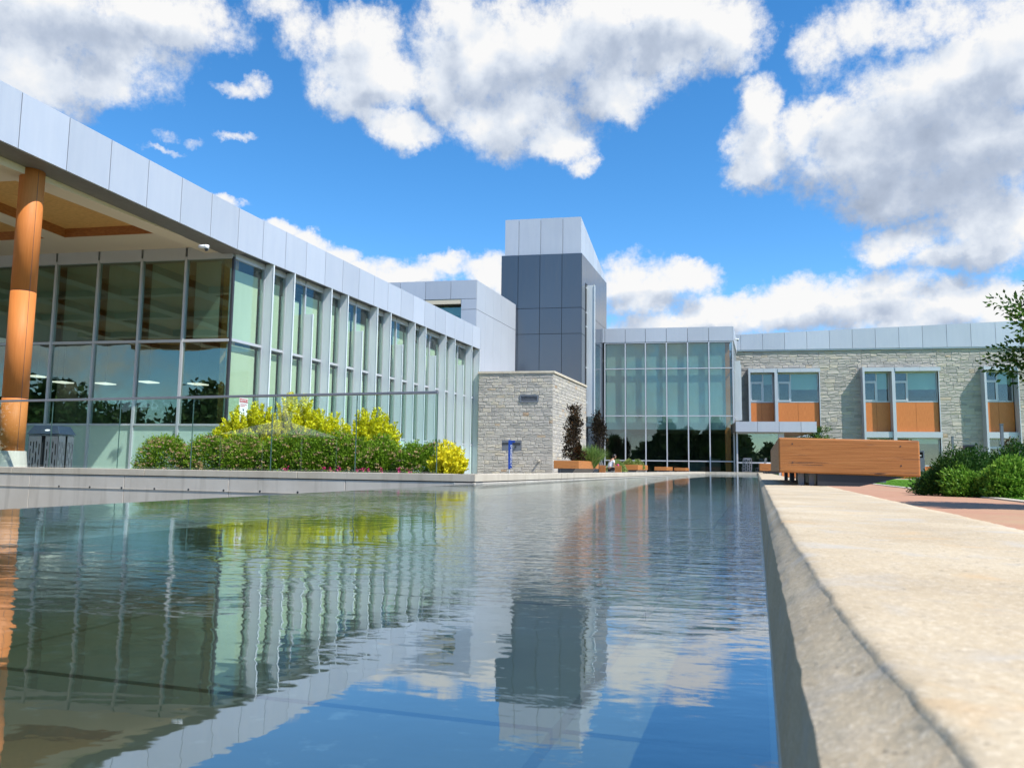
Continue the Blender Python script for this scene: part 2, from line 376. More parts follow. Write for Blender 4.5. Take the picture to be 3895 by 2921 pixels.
def coping(t):
    P = objc(t); n = t.noise(P, 3.2, 5, .6); m = t.noise(P, 26, 5, .7); g = t.noise(P, 170, 4, .75); pit = t.noise(P, 75, 2, .5)
    c = t.ramp(n, [(.25, (.40, .31, .20)), (.5, (.50, .40, .265)), (.78, (.60, .50, .35))])
    c = t.mix(t.mr(m, .50, .72, 0, .55), c, (.42, .36, .28, 1))
    c = t.mix(t.mr(g, .52, .70, 0, .6), c, (.80, .70, .54, 1))
    c = t.mix(t.mr(g, .42, .30, 0, .7), c, (.26, .21, .16, 1))
    c = t.mix(t.mr(pit, .68, .76, 0, .7), c, (.16, .12, .08, 1))
    st_ = t.noise(P, 7.5, 4, .62, .4); c = t.mix(t.mr(st_, .55, .70, 0, .55), c, (.46, .44, .40, 1)); c = t.mix(t.mr(st_, .40, .30, 0, .5), c, (.56, .38, .20, 1))
    sp = t.new('ShaderNodeSeparateXYZ'); t.put(sp.inputs[0], P); wl = t.math('ADD', sp.outputs[2], t.math('MULTIPLY', n, .012))
    c = t.mix(t.mr(wl, .252, .246, 0, .75), c, (.34, .35, .33, 1)); c = t.mix(t.math('MULTIPLY', t.mr(wl, .240, .243, 0, 1), t.mr(wl, .2525, .2495, 0, 1)), c, (.62, .62, .58, 1))
    h = t.math('ADD', t.math('MULTIPLY', g, .35), t.math('ADD', t.math('MULTIPLY', m, .8), t.math('MULTIPLY', pit, -.5)))
    return prin(t, c, .9, 0, t.bump(h, .5, .004), .25)
mat('coping_stone', coping)
def brickpath(t):
    P = objc(t); n = t.noise(P, .8, 5, .6); g = t.noise(P, 30, 4, .7); sn = t.noise(P, .35, 3)
    br = t.new('ShaderNodeTexBrick'); t.put(br.inputs['Vector'], P); br.inputs['Scale'].default_value = 4.5; br.inputs['Mortar Size'].default_value = .012
    br.inputs['Color1'].default_value = (.40, .205, .125, 1); br.inputs['Color2'].default_value = (.47, .25, .16, 1); br.inputs['Mortar'].default_value = (.36, .22, .14, 1)
    c = t.mix(t.mr(n, .3, .75, 0, .5), br.outputs[0], (.50, .29, .19, 1)); c = t.mix(t.mr(g, .55, .8, 0, .35), c, (.25, .15, .09, 1))
    c = t.mix(t.mr(sn, .52, .70, 0, .5), c, (.42, .33, .18, 1))
    return prin(t, c, .9, 0, t.bump(g, .3, .01), .3)
mat('brick_paving', brickpath)
def grassm(t):
    P = objc(t); n = t.noise(P, 1.3, 5, .6); g = t.noise(P, 22, 4, .7)
    c = t.ramp(t.math('ADD', t.math('MULTIPLY', n, .5), t.math('MULTIPLY', g, .5)), [(.3, (.06, .15, .015)), (.55, (.14, .30, .03)), (.75, (.24, .42, .06))])
    return prin(t, c, .8, 0, t.bump(g, .8, .05), .2)
mat('lawn', grassm)
mat('soil', lambda t: prin(t, t.ramp(t.noise(objc(t), 12, 5, .7), [(.3, (.03, .02, .012)), (.7, (.09, .06, .04))]), .95))
mat('ground_far', lambda t: prin(t, t.ramp(t.noise(objc(t), .05, 5), [(.3, (.06, .10, .03)), (.7, (.13, .17, .06))]), .95))
def stonem(t):
    P = objc(t); k = tone(t); n = t.noise(P, 2.2, 4, .6); g = t.noise(P, 18, 5, .7); v = t.noise(objc(t, (1, 1, 1.7)), 6, 4, .6, 1.)
    c = t.ramp(k, [(0, (.33, .315, .29)), (.35, (.415, .39, .355)), (.6, (.47, .44, .39)), (.82, (.50, .45, .36)), (1, (.40, .29, .20))])
    c = t.mix(t.mr(v, .5, .8, 0, .3), c, (.34, .32, .30, 1)); c = t.mix(t.mr(g, .55, .8, 0, .35), c, (.52, .49, .43, 1))
    return prin(t, c, .9, 0, t.bump(t.math('ADD', v, t.math('MULTIPLY', g, .5)), .5, .02), .25)
mat('stone', stonem)
mat('mortar', lambda t: prin(t, t.ramp(t.noise(objc(t), 6, 4), [(.3, (.42, .38, .32)), (.7, (.52, .48, .41))]), .95))
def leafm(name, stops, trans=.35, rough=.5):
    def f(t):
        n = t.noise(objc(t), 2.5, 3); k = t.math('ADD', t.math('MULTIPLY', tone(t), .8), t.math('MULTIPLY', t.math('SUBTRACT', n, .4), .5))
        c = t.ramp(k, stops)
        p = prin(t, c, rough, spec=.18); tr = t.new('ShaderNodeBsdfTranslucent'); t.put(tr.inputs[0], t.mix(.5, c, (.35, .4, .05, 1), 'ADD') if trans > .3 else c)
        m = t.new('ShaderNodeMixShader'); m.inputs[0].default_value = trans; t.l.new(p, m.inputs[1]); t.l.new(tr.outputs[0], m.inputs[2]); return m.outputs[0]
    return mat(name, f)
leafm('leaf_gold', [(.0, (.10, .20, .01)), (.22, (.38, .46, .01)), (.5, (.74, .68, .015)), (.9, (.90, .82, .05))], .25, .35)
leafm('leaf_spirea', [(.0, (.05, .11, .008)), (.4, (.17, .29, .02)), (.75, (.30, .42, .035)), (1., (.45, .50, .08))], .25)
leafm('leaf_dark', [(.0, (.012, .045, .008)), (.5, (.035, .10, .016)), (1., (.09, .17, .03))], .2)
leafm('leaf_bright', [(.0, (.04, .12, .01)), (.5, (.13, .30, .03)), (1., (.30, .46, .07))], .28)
leafm('leaf_tree', [(.0, (.02, .06, .01)), (.5, (.055, .14, .02)), (1., (.20, .32, .05))], .25)
leafm('leaf_purple', [(.0, (.010, .008, .006)), (.45, (.03, .022, .012)), (.7, (.08, .05, .02)), (.88, (.20, .08, .025)), (1., (.38, .14, .04))], .12, .35)
leafm('leaf_grassy', [(.0, (.08, .17, .03)), (.6, (.22, .34, .08)), (1., (.45, .42, .20))], .25)
leafm('leaf_wood', [(.0, (.02, .045, .012)), (.5, (.05, .10, .025)), (1., (.11, .17, .05))], .1)
mat('flower_tan', lambda t: prin(t, t.ramp(tone(t), [(0, (.36, .20, .09)), (.5, (.55, .36, .17)), (1, (.60, .33, .24))]), .9))
mat('flower_pink', lambda t: prin(t, t.ramp(tone(t), [(0, (.55, .01, .10)), (1, (.85, .06, .28))]), .6))
mat('bark', lambda t: prin(t, t.ramp(t.noise(objc(t, (8, 8, 1)), 6, 4), [(.3, (.05, .035, .025)), (.7, (.14, .10, .07))]), .9))
mat('blue_paint', lambda t: prin(t, (.008, .055, .33), .35))
mat('white_paint', lambda t: prin(t, (.78, .80, .82), .5))
mat('red_paint', lambda t: prin(t, (.50, .03, .025), .45))
mat('pink_cloth', lambda t: prin(t, (.70, .05, .22), .7))
mat('skin', lambda t: prin(t, (.46, .25, .16), .5))
mat('hair', lambda t: prin(t, (.012, .009, .008), .4))
mat('trousers', lambda t: prin(t, (.012, .012, .015), .8))
mat('terracotta', lambda t: prin(t, (.45, .13, .05), .7))
def lamp_em(t):
    e = t.new('ShaderNodeEmission'); e.inputs[0].default_value = (1, .95, .85, 1); e.inputs[1].default_value = 1.1; return e.outputs[0]
mat('lamp_panel', lamp_em)
def waterm(t):
    P = objc(t)
    sep = t.new('ShaderNodeSeparateXYZ'); t.put(sep.inputs[0], P); x, y = sep.outputs[0], sep.outputs[1]
    area = t.noise(P, .55, 2, .5)
    rip = t.mr(t.math('ADD', area, t.math('MULTIPLY', x, .035)), .36, .62, .12, 1., True)
    rip = t.math('MULTIPLY', rip, t.mr(y, .8, 2.6, .16, 1., True)); rip = t.math('MULTIPLY', rip, t.mr(y, 5, 16, 1., .55, True))
    a = t.noise(t.vm('MULTIPLY', P, (1.0, 2.4, 1)), 5.0, 2, .5, .6); b = t.noise(t.vm('MULTIPLY', P, (1., 1.7, 1)), 17, 2, .5, .5); c_ = t.noise(t.vm('MULTIPLY', P, (.8, 1.2, 1)), 1.6, 1, .5, .3)
    # rings spreading from where something touched the surface
    def ring(cx, cy, fr, rad):
        d = t.vm('LENGTH', t.vm('SUBTRACT', P, (cx, cy, .23)))
        return t.math('MULTIPLY', t.math('SINE', t.math('MULTIPLY', d, fr)), t.mr(d, .05, rad, 1., 0., True))
    fine = t.noise(t.vm('MULTIPLY', P, (1., 2.2, 1)), 11, 3, .6, .8)
    zone = t.math('MULTIPLY', t.mr(t.math('ADD', x, t.math('MULTIPLY', y, .22)), -.28, .20, 0, 1, True), t.math('MULTIPLY', t.mr(y, 1.35, 2.3, .04, 1, True), t.mr(y, 5, 12, 1, .3, True)))
    h = t.math('ADD', t.math('MULTIPLY', a, .85), t.math('MULTIPLY', b, .22)); h = t.math('MULTIPLY', h, rip)
    h = t.math('ADD', h, t.math('MULTIPLY', fine, t.math('MULTIPLY', zone, 1.0)))
    h = t.math('ADD', h, t.math('MULTIPLY', c_, .5))
    h = t.math('ADD', h, t.math('MULTIPLY', ring(-.35, 3.2, 55, 1.6), .035)); h = t.math('ADD', h, t.math('MULTIPLY', ring(-1.9, 5.2, 42, 2.2), .03))
    bp = t.bump(h, 1.0, .0062)
    gl = t.new('ShaderNodeBsdfGlossy'); gl.inputs['Roughness'].default_value = .015; gl.inputs[0].default_value = (.92, .96, 1, 1); t.l.new(bp, gl.inputs['Normal'])
    rf = t.new('ShaderNodeBsdfTransparent'); rf.inputs[0].default_value = (.62, .80, .82, 1)
    fr = schlick(t, .29, bp)
    m = t.new('ShaderNodeMixShader'); t.l.new(fr, m.inputs[0]); t.l.new(rf.outputs[0], m.inputs[1]); t.l.new(gl.outputs[0], m.inputs[2]); return m.outputs[0]
mat('water', waterm)
def floorm(t):
    P = objc(t); n = t.noise(P, 1.1, 5, .6); g = t.noise(P, 14, 4, .6); s = t.noise(P, .45, 3)
    c = t.ramp(n, [(.3, (.10, .10, .07)), (.7, (.17, .165, .12))]); c = t.mix(t.mr(s, .42, .62, 0, .7), c, (.20, .15, .05, 1))
    c = t.mix(t.mr(g, .60, .72, 0, .5), c, (.32, .32, .27, 1))
    return prin(t, c, .8, spec=.2)
mat('pool_floor', floorm)
m = MAT
# ================================================================== ground, plaza, pool
def st(o, k='structure'): o['kind'] = k; return o
pax = nrm([math.sin(R(6.628)), math.cos(R(6.628)), 0]); pnx = np.array([pax[1], -pax[0], 0])     # along and across the pool's right wall
def PF(u, n, z): p = pax * u + pnx * n; return (p[0], p[1], z)
c0 = ony(1808, 1790, 12.55); cL = np.array([2.86, 51.7, 0]); cR = np.array([6.03, 51.7, 0]); wallW = ony(-20, 1790, 14.2)
c0 = np.array([c0[0], c0[1], 0]); wallW = np.array([wallW[0] - 6, 14.9, 0])
HOLE = [c0, cL, cR, np.array(PF(-14, .03, 0)), np.array([-20, -14, 0]), np.array([wallW[0], -14, 0]), wallW]
def ring_sheet(name, outer, hole, z, material):
    bm = bmesh.new(); es = []
    for loop in (outer, hole):
        vs = [bm.verts.new((float(p[0]), float(p[1]), z)) for p in loop]
        es += [bm.edges.new((vs[i], vs[(i + 1) % len(vs)])) for i in range(len(vs))]
    bmesh.ops.triangle_fill(bm, edges=es, use_beauty=True)
    for f in bm.faces:
        f.normal_update()
        if f.normal.z < 0: f.normal_flip()
    me = bpy.data.meshes.new(name); bm.to_mesh(me); bm.free(); me.materials.append(material)
    o = bpy.data.objects.new(name, me); C.objects.link(o); return st(o)
b = MB(); b.poly([(-1500, -1500, -.64), (1500, -1500, -.64), (1500, 1500, -.64), (-1500, 1500, -.64)]); st(b.build('ground', m['ground_far']))
HOLEo = [p + (p - np.array([-5, 15, 0])) * 0 for p in HOLE]
ring_sheet('plaza', [(-160, -160), (160, -160), (160, 160), (-160, 160)], HOLEo, 0.0, m['plaza_concrete'])
b = MB(); b.poly([(wallW[0] - .2, -14.2, -.6), (9, -14.2, -.6), (9, 53, -.6), (wallW[0] - .2, 53, -.6)]); st(b.build('basin_floor', m['pool_floor']))
# brick path beside the pool, with its kerb strip, and the lawn beyond
def strip(name, material, n0, n1, u0, u1, z, nseg=60, wob=0):
    b = MB()
    for i in range(nseg):
        a, c = u0 + (u1 - u0) * i / nseg, u0 + (u1 - u0) * (i + 1) / nseg
        b.poly([PF(a, n0, z), PF(a, n1, z), PF(c, n1, z), PF(c, n0, z)])
    return st(b.build(name, material, fix=False))
strip('path', m['brick_paving'], .5, 4.35, -30, 61, .006)
b = MB()
for i in range(60): b.obox(lambda u, n, z: PF(u, n, z), -30 + i * 1.5, -30 + i * 1.5 + 1.49, 4.36, 4.58, -.02, .03)
st(b.build('path_edging', m['concrete_cap']))
b = MB(); b.poly([PF(-30, 4.6, .012), PF(-30, 40, .012), (60, 59.2, .012), PF(59.6, 4.6, .012)]); st(b.build('lawn', m['lawn'], fix=False))
b = MB(); b.box(9.5, 60, 59.2, 60.0, -.02, .05); st(b.build('walkway', m['concrete_cap']))
# grass blades where the lawn shows
def blades(name, material, pts, h, w, tmin=0, tmax=1):
    n = len(pts); a = rng.uniform(0, 2 * math.pi, n); hh = h * rng.uniform(.6, 1.3, n); lean = rng.normal(0, .35, (n, 2)) * hh[:, None]
    dx = np.cos(a) * w / 2; dy = np.sin(a) * w / 2
    V = np.zeros((n, 3, 3)); V[:, 0] = pts; V[:, 0, 0] -= dx; V[:, 0, 1] -= dy; V[:, 1] = pts; V[:, 1, 0] += dx; V[:, 1, 1] += dy
    V[:, 2] = pts; V[:, 2, :2] += lean; V[:, 2, 2] += hh
    me = bpy.data.meshes.new(name); me.from_pydata(V.reshape(-1, 3).tolist(), [], np.arange(n * 3).reshape(-1, 3).tolist())
    q = me.attributes.new('tone', 'FLOAT', 'FACE'); q.data.foreach_set('value', rng.uniform(tmin, tmax, n)); me.materials.append(material)
    o = bpy.data.objects.new(name, me); C.objects.link(o); return o
pp = []
for _ in range(60000):
    u = 8 + 44 * random.random() ** 1.3; n = 4.62 + (u * .16 + 2) * random.random() ** 1.2
    pp.append(PF(u, n, .01))
st(blades('grass', m['leaf_bright'], np.array(pp), .05, .012, .3, 1), 'stuff')
# pool floor of cast slabs
cu_, cn_ = 1.47, -.36
b = MB()
for i in range(-8, 42):
    for j in range(-6, 3):
        b.obox(PF, cu_ + i * 1.3 + .012, cu_ + (i + 1) * 1.3 - .012, cn_ + j * 1.5 + .012, cn_ + (j + 1) * 1.5 - .012, -.05, .02)
# keep only slabs within the basin
keep = MB()
WE0 = np.array([-2.913, 12.472]); WS = .0851
def weir_x(y): return WE0[0] - WS * (12.472 - y)
def left_x(y): return weir_x(y) if y < 12.5 else c0[0] + (cL[0] - c0[0]) * (y - c0[1]) / (cL[1] - c0[1])
for k in range(0, len(b.v), 8):
    ctr = np.mean(np.array(b.v[k:k + 8]), axis=0)
    if left_x(ctr[1]) - .3 < ctr[0] < .1163 * ctr[1] + .9 and -13 < ctr[1] < 51.5: keep.hexa(b.v[k:k + 8])
st(keep.build('pool_floor', m['pool_floor']))
b = MB(); b.poly([(weir_x(-13.5), -13.5, -.03), PF(-13.6, .0, -.03), (cR[0], cR[1], -.03), (cL[0], cL[1], -.03), (c0[0], c0[1] + .1, -.03)]); st(b.build('pool_bed', m['black'], fix=False))
b = MB(); b.poly([(weir_x(-13.8) + .01, -13.8, .23), PF(-13.9, .013, .23), (cR[0] + .0, cR[1] + .02, .23), (cL[0] - .02, cL[1] + .02, .23), (c0[0] - .02, c0[1] + .02, .23), (weir_x(12.5) + .01, 12.5, .23)])
w_ = st(b.build('water', m['water'], fix=False))

# ------------------------------------------------------------------ right pool wall with rounded coping
def coping_right():
    root = thing('pool_wall', PF(20, .3, 0), 'long pale stone pool wall with worn bevelled edge running from the near right corner', 'wall')
    us = [-8, -5, -3, -2, -1.2, -.7, -.4, -.2, 0]
    u = 0.0
    while u < 52: u += max(.006, u * .012); us.append(u)
    from mathutils import noise as mn
    # the section in four runs that meet at sharp arrises: wall, undercut bevel, top, outer face; each point: offset, height, share of the edge's wear
    runs = [[(.013, -.1, 0), (.013, .2, 0), (.014, .235, 0), (.018, .27, .03), (.0275, .349, .06)],
            [(.0275, .349, .06), (.032, .3545, .3), (.038, .361, .55), (.045, .3665, .8), (.0525, .3745, 1)],
            [(.0525, .3745, 1), (.055, .3775, 1), (.058, .379, 1), (.07, .3798, .9), (.09, .380, .8), (.12, .380, .5), (.16, .38, .3), (.22, .380, 0), (.3, .380, 0), (.4, .380, 0), (.5, .380, 0), (.548, .379, 2), (.556, .374, 2)],
            [(.556, .374, 2), (.560, .36, 0), (.56, -.02, 0)]]
    mb = MB()
    for run in runs:
        i0 = len(mb.v); npf = len(run)
        for u in us:
            e = .0035 * mn.noise((u * 2.1, 3, 1)) + .0022 * mn.noise((u * 11, 1, 7)) + .0016 * mn.noise((u * 34, 4, 7)) + min(.05, .066 * math.exp(-max(u, .05) / .5))
            for n, z, w in run:
                dn = e * min(w, 1) if w != 2 else .008 * mn.noise((u * 1.7, 8, 8)) + .003 * mn.noise((u * 9, 8, 2))
                g = min(1, w + .2) * (z > .25)
                dz = g * (.0012 * mn.noise((u * 18, n * 40, 5)) + .0010 * mn.noise((u * 45, n * 90, 2))) + (.0018 * mn.noise((u * 3, n * 7, 9)) if z > .37 else 0)
                dn += .0016 * mn.noise((u * 24, z * 70, 3)) * (z > .24) * (w < 2)
                mb.v.append(PF(u, n + dn, z + dz))
        for i in range(len(us) - 1):
            for k in range(npf - 1):
                mb.f.append([i0 + i * npf + k, i0 + i * npf + k + 1, i0 + (i + 1) * npf + k + 1, i0 + (i + 1) * npf + k]); mb.t.append(.5)
    mb.build('coping', m['coping_stone'], root, smooth=True, fix=False)
coping_right()
def wallrun(root, A, B, th, z0, z1, name, material, seg=3.0, gap=.008, inward=1, nudge=0.):
    A = np.array([A[0], A[1], 0.]); B = np.array([B[0], B[1], 0.]); L = np.linalg.norm(B - A); d = (B - A) / L; n = np.array([-d[1], d[0], 0]) * inward
    mb = MB(); k = max(1, round(L / seg)); s = L / k
    for i in range(k):
        mb.obox(lambda u, q, z: tuple(A + d * u + n * q + np.array([0, 0, z])), i * s + gap / 2, (i + 1) * s - gap / 2, nudge, th, z0, z1)
    return mb.build(name, material, root, bevel=.006)
r_ = thing('pool_wall', c0, 'pale concrete pool wall in front of the stone annexe, leading back to the glass hall', 'wall')
dL = nrm(cL - c0); A = c0; B = cL - dL * .01
wallrun(r_, A, B, .42, .26, .38, 'coping', m['concrete_cap'], 2.6)
wallrun(r_, A, B, .38, -.1, .245, 'wall_face', m['concrete_wall'], 5.2, nudge=.012)
wallrun(r_, A, B, .36, .235, .27, 'reveal', m['dark_metal'], 60, nudge=.04)
r_ = thing('pool_wall', cL, 'short low coping closing the far end of the pool below the glass hall', 'wall')
wallrun(r_, (cL[0] + .0, cL[1] - .0, 0), (cR[0] + .6, cR[1] + .0, 0), .4, -.1, .38, 'coping', m['concrete_cap'], 2.2)
# left retaining wall with form-tie holes
r_ = thing('retaining_wall', c0, 'long grey concrete retaining wall with tie holes under the glass railing', 'wall')
Bw = np.array(wallW); dW = nrm(Bw - c0)
wallrun(r_, c0 - dW * 0, Bw, .42, .26, .38, 'coping', m['concrete_cap'], 3.1, inward=-1, nudge=-.0)
wallrun(r_, c0, Bw, .38, -.6, .245, 'wall_face', m['concrete_wall'], 2.45, gap=.01, inward=-1, nudge=.012)
wallrun(r_, c0, Bw, .36, .235, .27, 'reveal', m['dark_metal'], 60, inward=-1, nudge=.04)
for k in range(9):
    mb = MB(); nW = np.array([dW[1], -dW[0], 0]); nW = nW if nW[1] < 0 else -nW
    p = c0 + dW * (2.55 + .78 * k * 1.0) + np.array([0, 0, .02]); mb.tube([p + nW * (-.02), p + nW * (-.008)], [.018, .02], 12)
    mb.build('tie_hole', m['dark_metal'], r_)
r_ = thing('weir_wall', (weir_x(4), 4, -.6), 'thin infinity edge wall where the pool water ends on the left', 'wall')
mb = MB(); mb.hexa([(weir_x(-14) - .2, -14, -.6), (weir_x(-14) + .02, -14, -.6), (weir_x(12.5) + .02, 12.5, -.6), (weir_x(12.5) - .2, 12.5, -.6),
                    (weir_x(-14) - .01, -14, .224), (weir_x(-14) + .02, -14, .224), (weir_x(12.5) + .02, 12.5, .224), (weir_x(12.5) - .01, 12.5, .224)])
mb.build('wall_face', m['concrete_wall'], r_)

# ================================================================== glass pavilion (left)
fc = np.array([-12.454, 21.198, 0.]); fd = nrm([math.sin(R(7.83)), math.cos(R(7.83)), 0]); fn = np.array([fd[1], -fd[0], 0])
def FP(t, n, z): p = fc + fd * t + fn * n; return (p[0], p[1], z)
def zb(t): return 6.76 - .031 * min(t, 0)
def zt(t): return 8.0 - .029 * min(t, 0) - .006 * max(t, 0)
pav = thing('glass_pavilion', (fc[0] - 6, fc[1] + 8, 0), 'long glass pavilion with canopy on an orange column and a row of pale fins', 'building')
mb = MB(); J = 1.19
ts = [-7.5 + J * k for k in range(-12, 25)]
for a, c in zip(ts[:-1], ts[1:]):
    if a > 19.9: break
    c = min(c, 20.0)
    mb.obox(FP, a + .009, c - .009, .30, .36, zb(a), zt(a), zb(c), zt(c), tone=random.random())
mb.build('fascia', m['panel_silver'], pav)
mb = MB(); mb.obox(FP, -20, 0, .0, .305, zb(-20) + .02, zt(-20) - .02, zb(0) + .02, zt(0) - .02); mb.obox(FP, 0, 19.95, .0, .305, zb(0) + .02, zt(0) - .02, zb(20) + .02, zt(20) - .02)
mb.build('fascia_backing', m['dark_metal'], pav)
mb = MB(); mb.obox(FP, -20, 19.95, -.1, .37, zt(-20) + .0, zt(-20) + .03, zt(20), zt(20) + .03); o = None
# lip and soffit
mb = MB(); mb.obox(FP, -20, 0.05, -.38, .30, zb(-20) - .015, zb(-20) + .03, zb(0) - .015, zb(0) + .03); mb.build('soffit_lip', m['panel_grey_soffit'], pav)
mb = MB(); Zs = 6.98
def xf(y): return fc[0] + (y - fc[1]) * fd[0] / fd[1]
# cream beams: one along the lip, cross beams, and the band in front of the glazing
def prism(x0a, x1a, y0, y1, x0b, x1b, z0, z1): mb.hexa([(x0a, y0, z0), (x1a, y0, z0), (x1b, y1, z0), (x0b, y1, z0), (x0a, y0, z1), (x1a, y0, z1), (x1b, y1, z1), (x0b, y1, z1)])
ys = [(2.0, 5.9), (6.3, 10.5), (10.9, 14.95), (15.35, 19.66)]
xs = [(-16.98, None), (-20.7, -17.62), (-24.4, -21.3), (-28.1, -25.0)]
prism(xf(2) - .95, xf(2) - .36, 2, 21.15, xf(21.15) - .95, xf(21.15) - .36, Zs - .18, Zs + .3)
for x0, x1 in ((-17.62, -16.98), (-21.3, -20.7), (-25, -24.4), (-28.7, -28.1)): prism(x0, x1, 2, 19.66, x0, x1, Zs, Zs + .3)
prev = 1.6
for y0, y1 in ys + [(21.15, 21.2)]:
    prism(-30, xf(prev) - .951, prev, y0 if y0 < 21 else 21.15, -30, xf(y0) - .951, Zs + .002, Zs + .302); prev = y1
mb.build('soffit_beams', m['cream_soffit'], pav)
mb = MB(); prism(-30, xf(1.6) - .5, 1.6, 21.1, -30, xf(21.1) - .5, Zs + .26, Zs + .32); mb.build('timber_ceiling', m['timber_ceiling'], pav)
mb = MB()
for y0, y1 in ys:
    for i, (x0, x1) in enumerate(xs):
        mb.hexa([(x0 + .001, y1 - .03, Zs + .01), ((xf(y1) - .96 if x1 is None else x1), y1 - .03, Zs + .01), ((xf(y1) - .96 if x1 is None else x1), y1 - .001, Zs + .01), (x0 + .001, y1 - .001, Zs + .01),
                 (x0 + .001, y1 - .03, Zs + .27), ((xf(y1) - .96 if x1 is None else x1), y1 - .03, Zs + .27), ((xf(y1) - .96 if x1 is None else x1), y1 - .001, Zs + .27), (x0 + .001, y1 - .001, Zs + .27)])
        mb.box(x0 + .001, x0 + .03, y0 + .002, y1 - .035, Zs + .01, Zs + .27)
mb.build('coffer_sides', m['timber_shaded'], pav)  # upright sides of the coffers, their shade painted as darker timber
mb = MB(); mb.hexa([(-36, 1.6, 7.32), (xf(1.6) - .02, 1.6, 7.32), (xf(41) - .02, 41, 7.32), (-36, 41, 7.32), (-36, 1.6, 7.9), (xf(1.6) - .02, 1.6, 7.9), (xf(41) - .02, 41, 7.85), (-36, 41, 7.85)]); mb.build('roof', m['dark_metal'], pav)
# orange column on its concrete pedestal
cpt = vpl(98, 1000, fc - fn * .42, fd); cx_, cy_ = cpt[0], cpt[1]
mb = MB()
for z0, z1 in ((.72, 1.85), (1.865, 4.20), (4.215, 7.02)): mb.tube([(cx_, cy_, z0), (cx_, cy_, z1)], .25, 48)
col = mb.build('column', m['timber_metal'], pav, smooth=True)
for p in col.data.polygons:
    if len(p.vertices) > 4: p.use_smooth = False
mb = MB(); mb.tube([(cx_, cy_, .71), (cx_, cy_, 6.96)], .243, 32); mb.build('column_joint', m['dark_metal'], col)
mb = MB(); a_ = -.35; mb.box(cx_ + .25 * math.cos(a_) - .004, cx_ + .25 * math.cos(a_) + .001, cy_ + .25 * math.sin(a_) - .005, cy_ + .25 * math.sin(a_) + .003, .71, 6.9); mb.build('column_seam', m['dark_metal'], col)
mb = MB(); mb.tube([(cx_, cy_, 0), (cx_, cy_, .72)], [.36, .29], 32); mb.build('column_pedestal', m['concrete_wall'], pav, smooth=False)
# front glazing (faces the pool, under the canopy): corner goes to the left in bays of 1.49 m
bays = [fc[0] - .075 - 1.49 * k for k in range(0, 13)]; yw = fc[1]
rows = [(.12, 1.60, 'spandrel_glass'), (1.66, 4.10, 'glass_dark'), (4.18, 6.62, 'glass_dark')]
mb = MB()
for x in bays[1:]: mb.box(x - .035, x + .035, yw - .07, yw + .08, .1, 6.7)
for z0, z1 in ((.04, .12), (1.60, 1.66), (4.10, 4.18), (6.62, 6.99)):
    for x0, x1 in zip(bays[1:], bays[:-1]): mb.box(x0 + .035, x1 - .035 if x1 != bays[0] else x1 + .03, yw - .055, yw + .07, z0, z1)
fr = mb.build('glazing_frame', m['aluminium'], pav)
for x0, x1 in zip(bays[1:], bays[:-1]):
    for z0, z1, g in rows:
        mb = MB(); mb.box(x0 + .035, x1 - .03, yw, yw + .012, z0, z1); mb.build('pane', m[g], fr)
for x0, x1 in zip(bays[1:], bays[:-1]):
    mb = MB(); mb.box(x0 + .22, x1 - (.45 if x1 == bays[0] else .06), yw + .16, yw + .17, 4.24, 6.58); mb.build('blind', m['blind_room'], pav)
mb = MB(); mb.box(fc[0] - .07, fc[0] + .0, yw - .03, yw + .06, .05, 6.66); mb.build('corner_post', m['dark_metal'], pav)
# side glazing with fins
TF = [1.47 + 1.148 * k for k in range(17)]
mb = MB()
for t in TF: mb.obox(FP, t - .03, t + .03, -.08, .03, .05, 6.7)
e_ = [.0] + TF
for z0, z1 in ((.04, .12), (1.62, 1.68), (4.12, 4.20), (6.60, 6.78)):
    for a, c in zip(e_[:-1], e_[1:]): mb.obox(FP, a + .03, c - .03, -.07, .02, z0, z1)
mb.obox(FP, TF[-1] + .03, 20.0, -.07, .02, .04, 6.78)
fs_ = mb.build('side_frame', m['aluminium'], pav)
for k, (a, c) in enumerate(zip(e_[:-1], e_[1:])):
    for z0, z1, g in ((.12, 1.62, 'spandrel_glass'), (1.68, 4.12, 'glass_clear'), (4.20, 6.60, 'glass_clear')):
        mb = MB(); mb.obox(FP, a + .03, c - .03, -.03, -.018, z0, z1); mb.build('pane', m[g], fs_)
mb = MB()
for a, c in zip(e_[:-1], e_[1:]):
    for z0, z1 in ((1.70, 4.05), (4.25, 6.05 if random.random() < .4 else 6.35)):
        mb.obox(FP, a + .06, c - .06 , -.20, -.19, z0, z1)
mb.build('blind', m['blind_pale'], pav)
for k, t in enumerate(TF):
    short = k % 3 == 2
    z0, z1 = (1.18, 5.62) if short else (.10, 6.80)
    mb = MB(); mb.obox(FP, t - .012, t + .012, .032, .335, z0, z1); mb.obox(FP, t - .025, t + .025, .335, .355, z0, z1)
    mb.build('fin', m['fin_white'], pav)
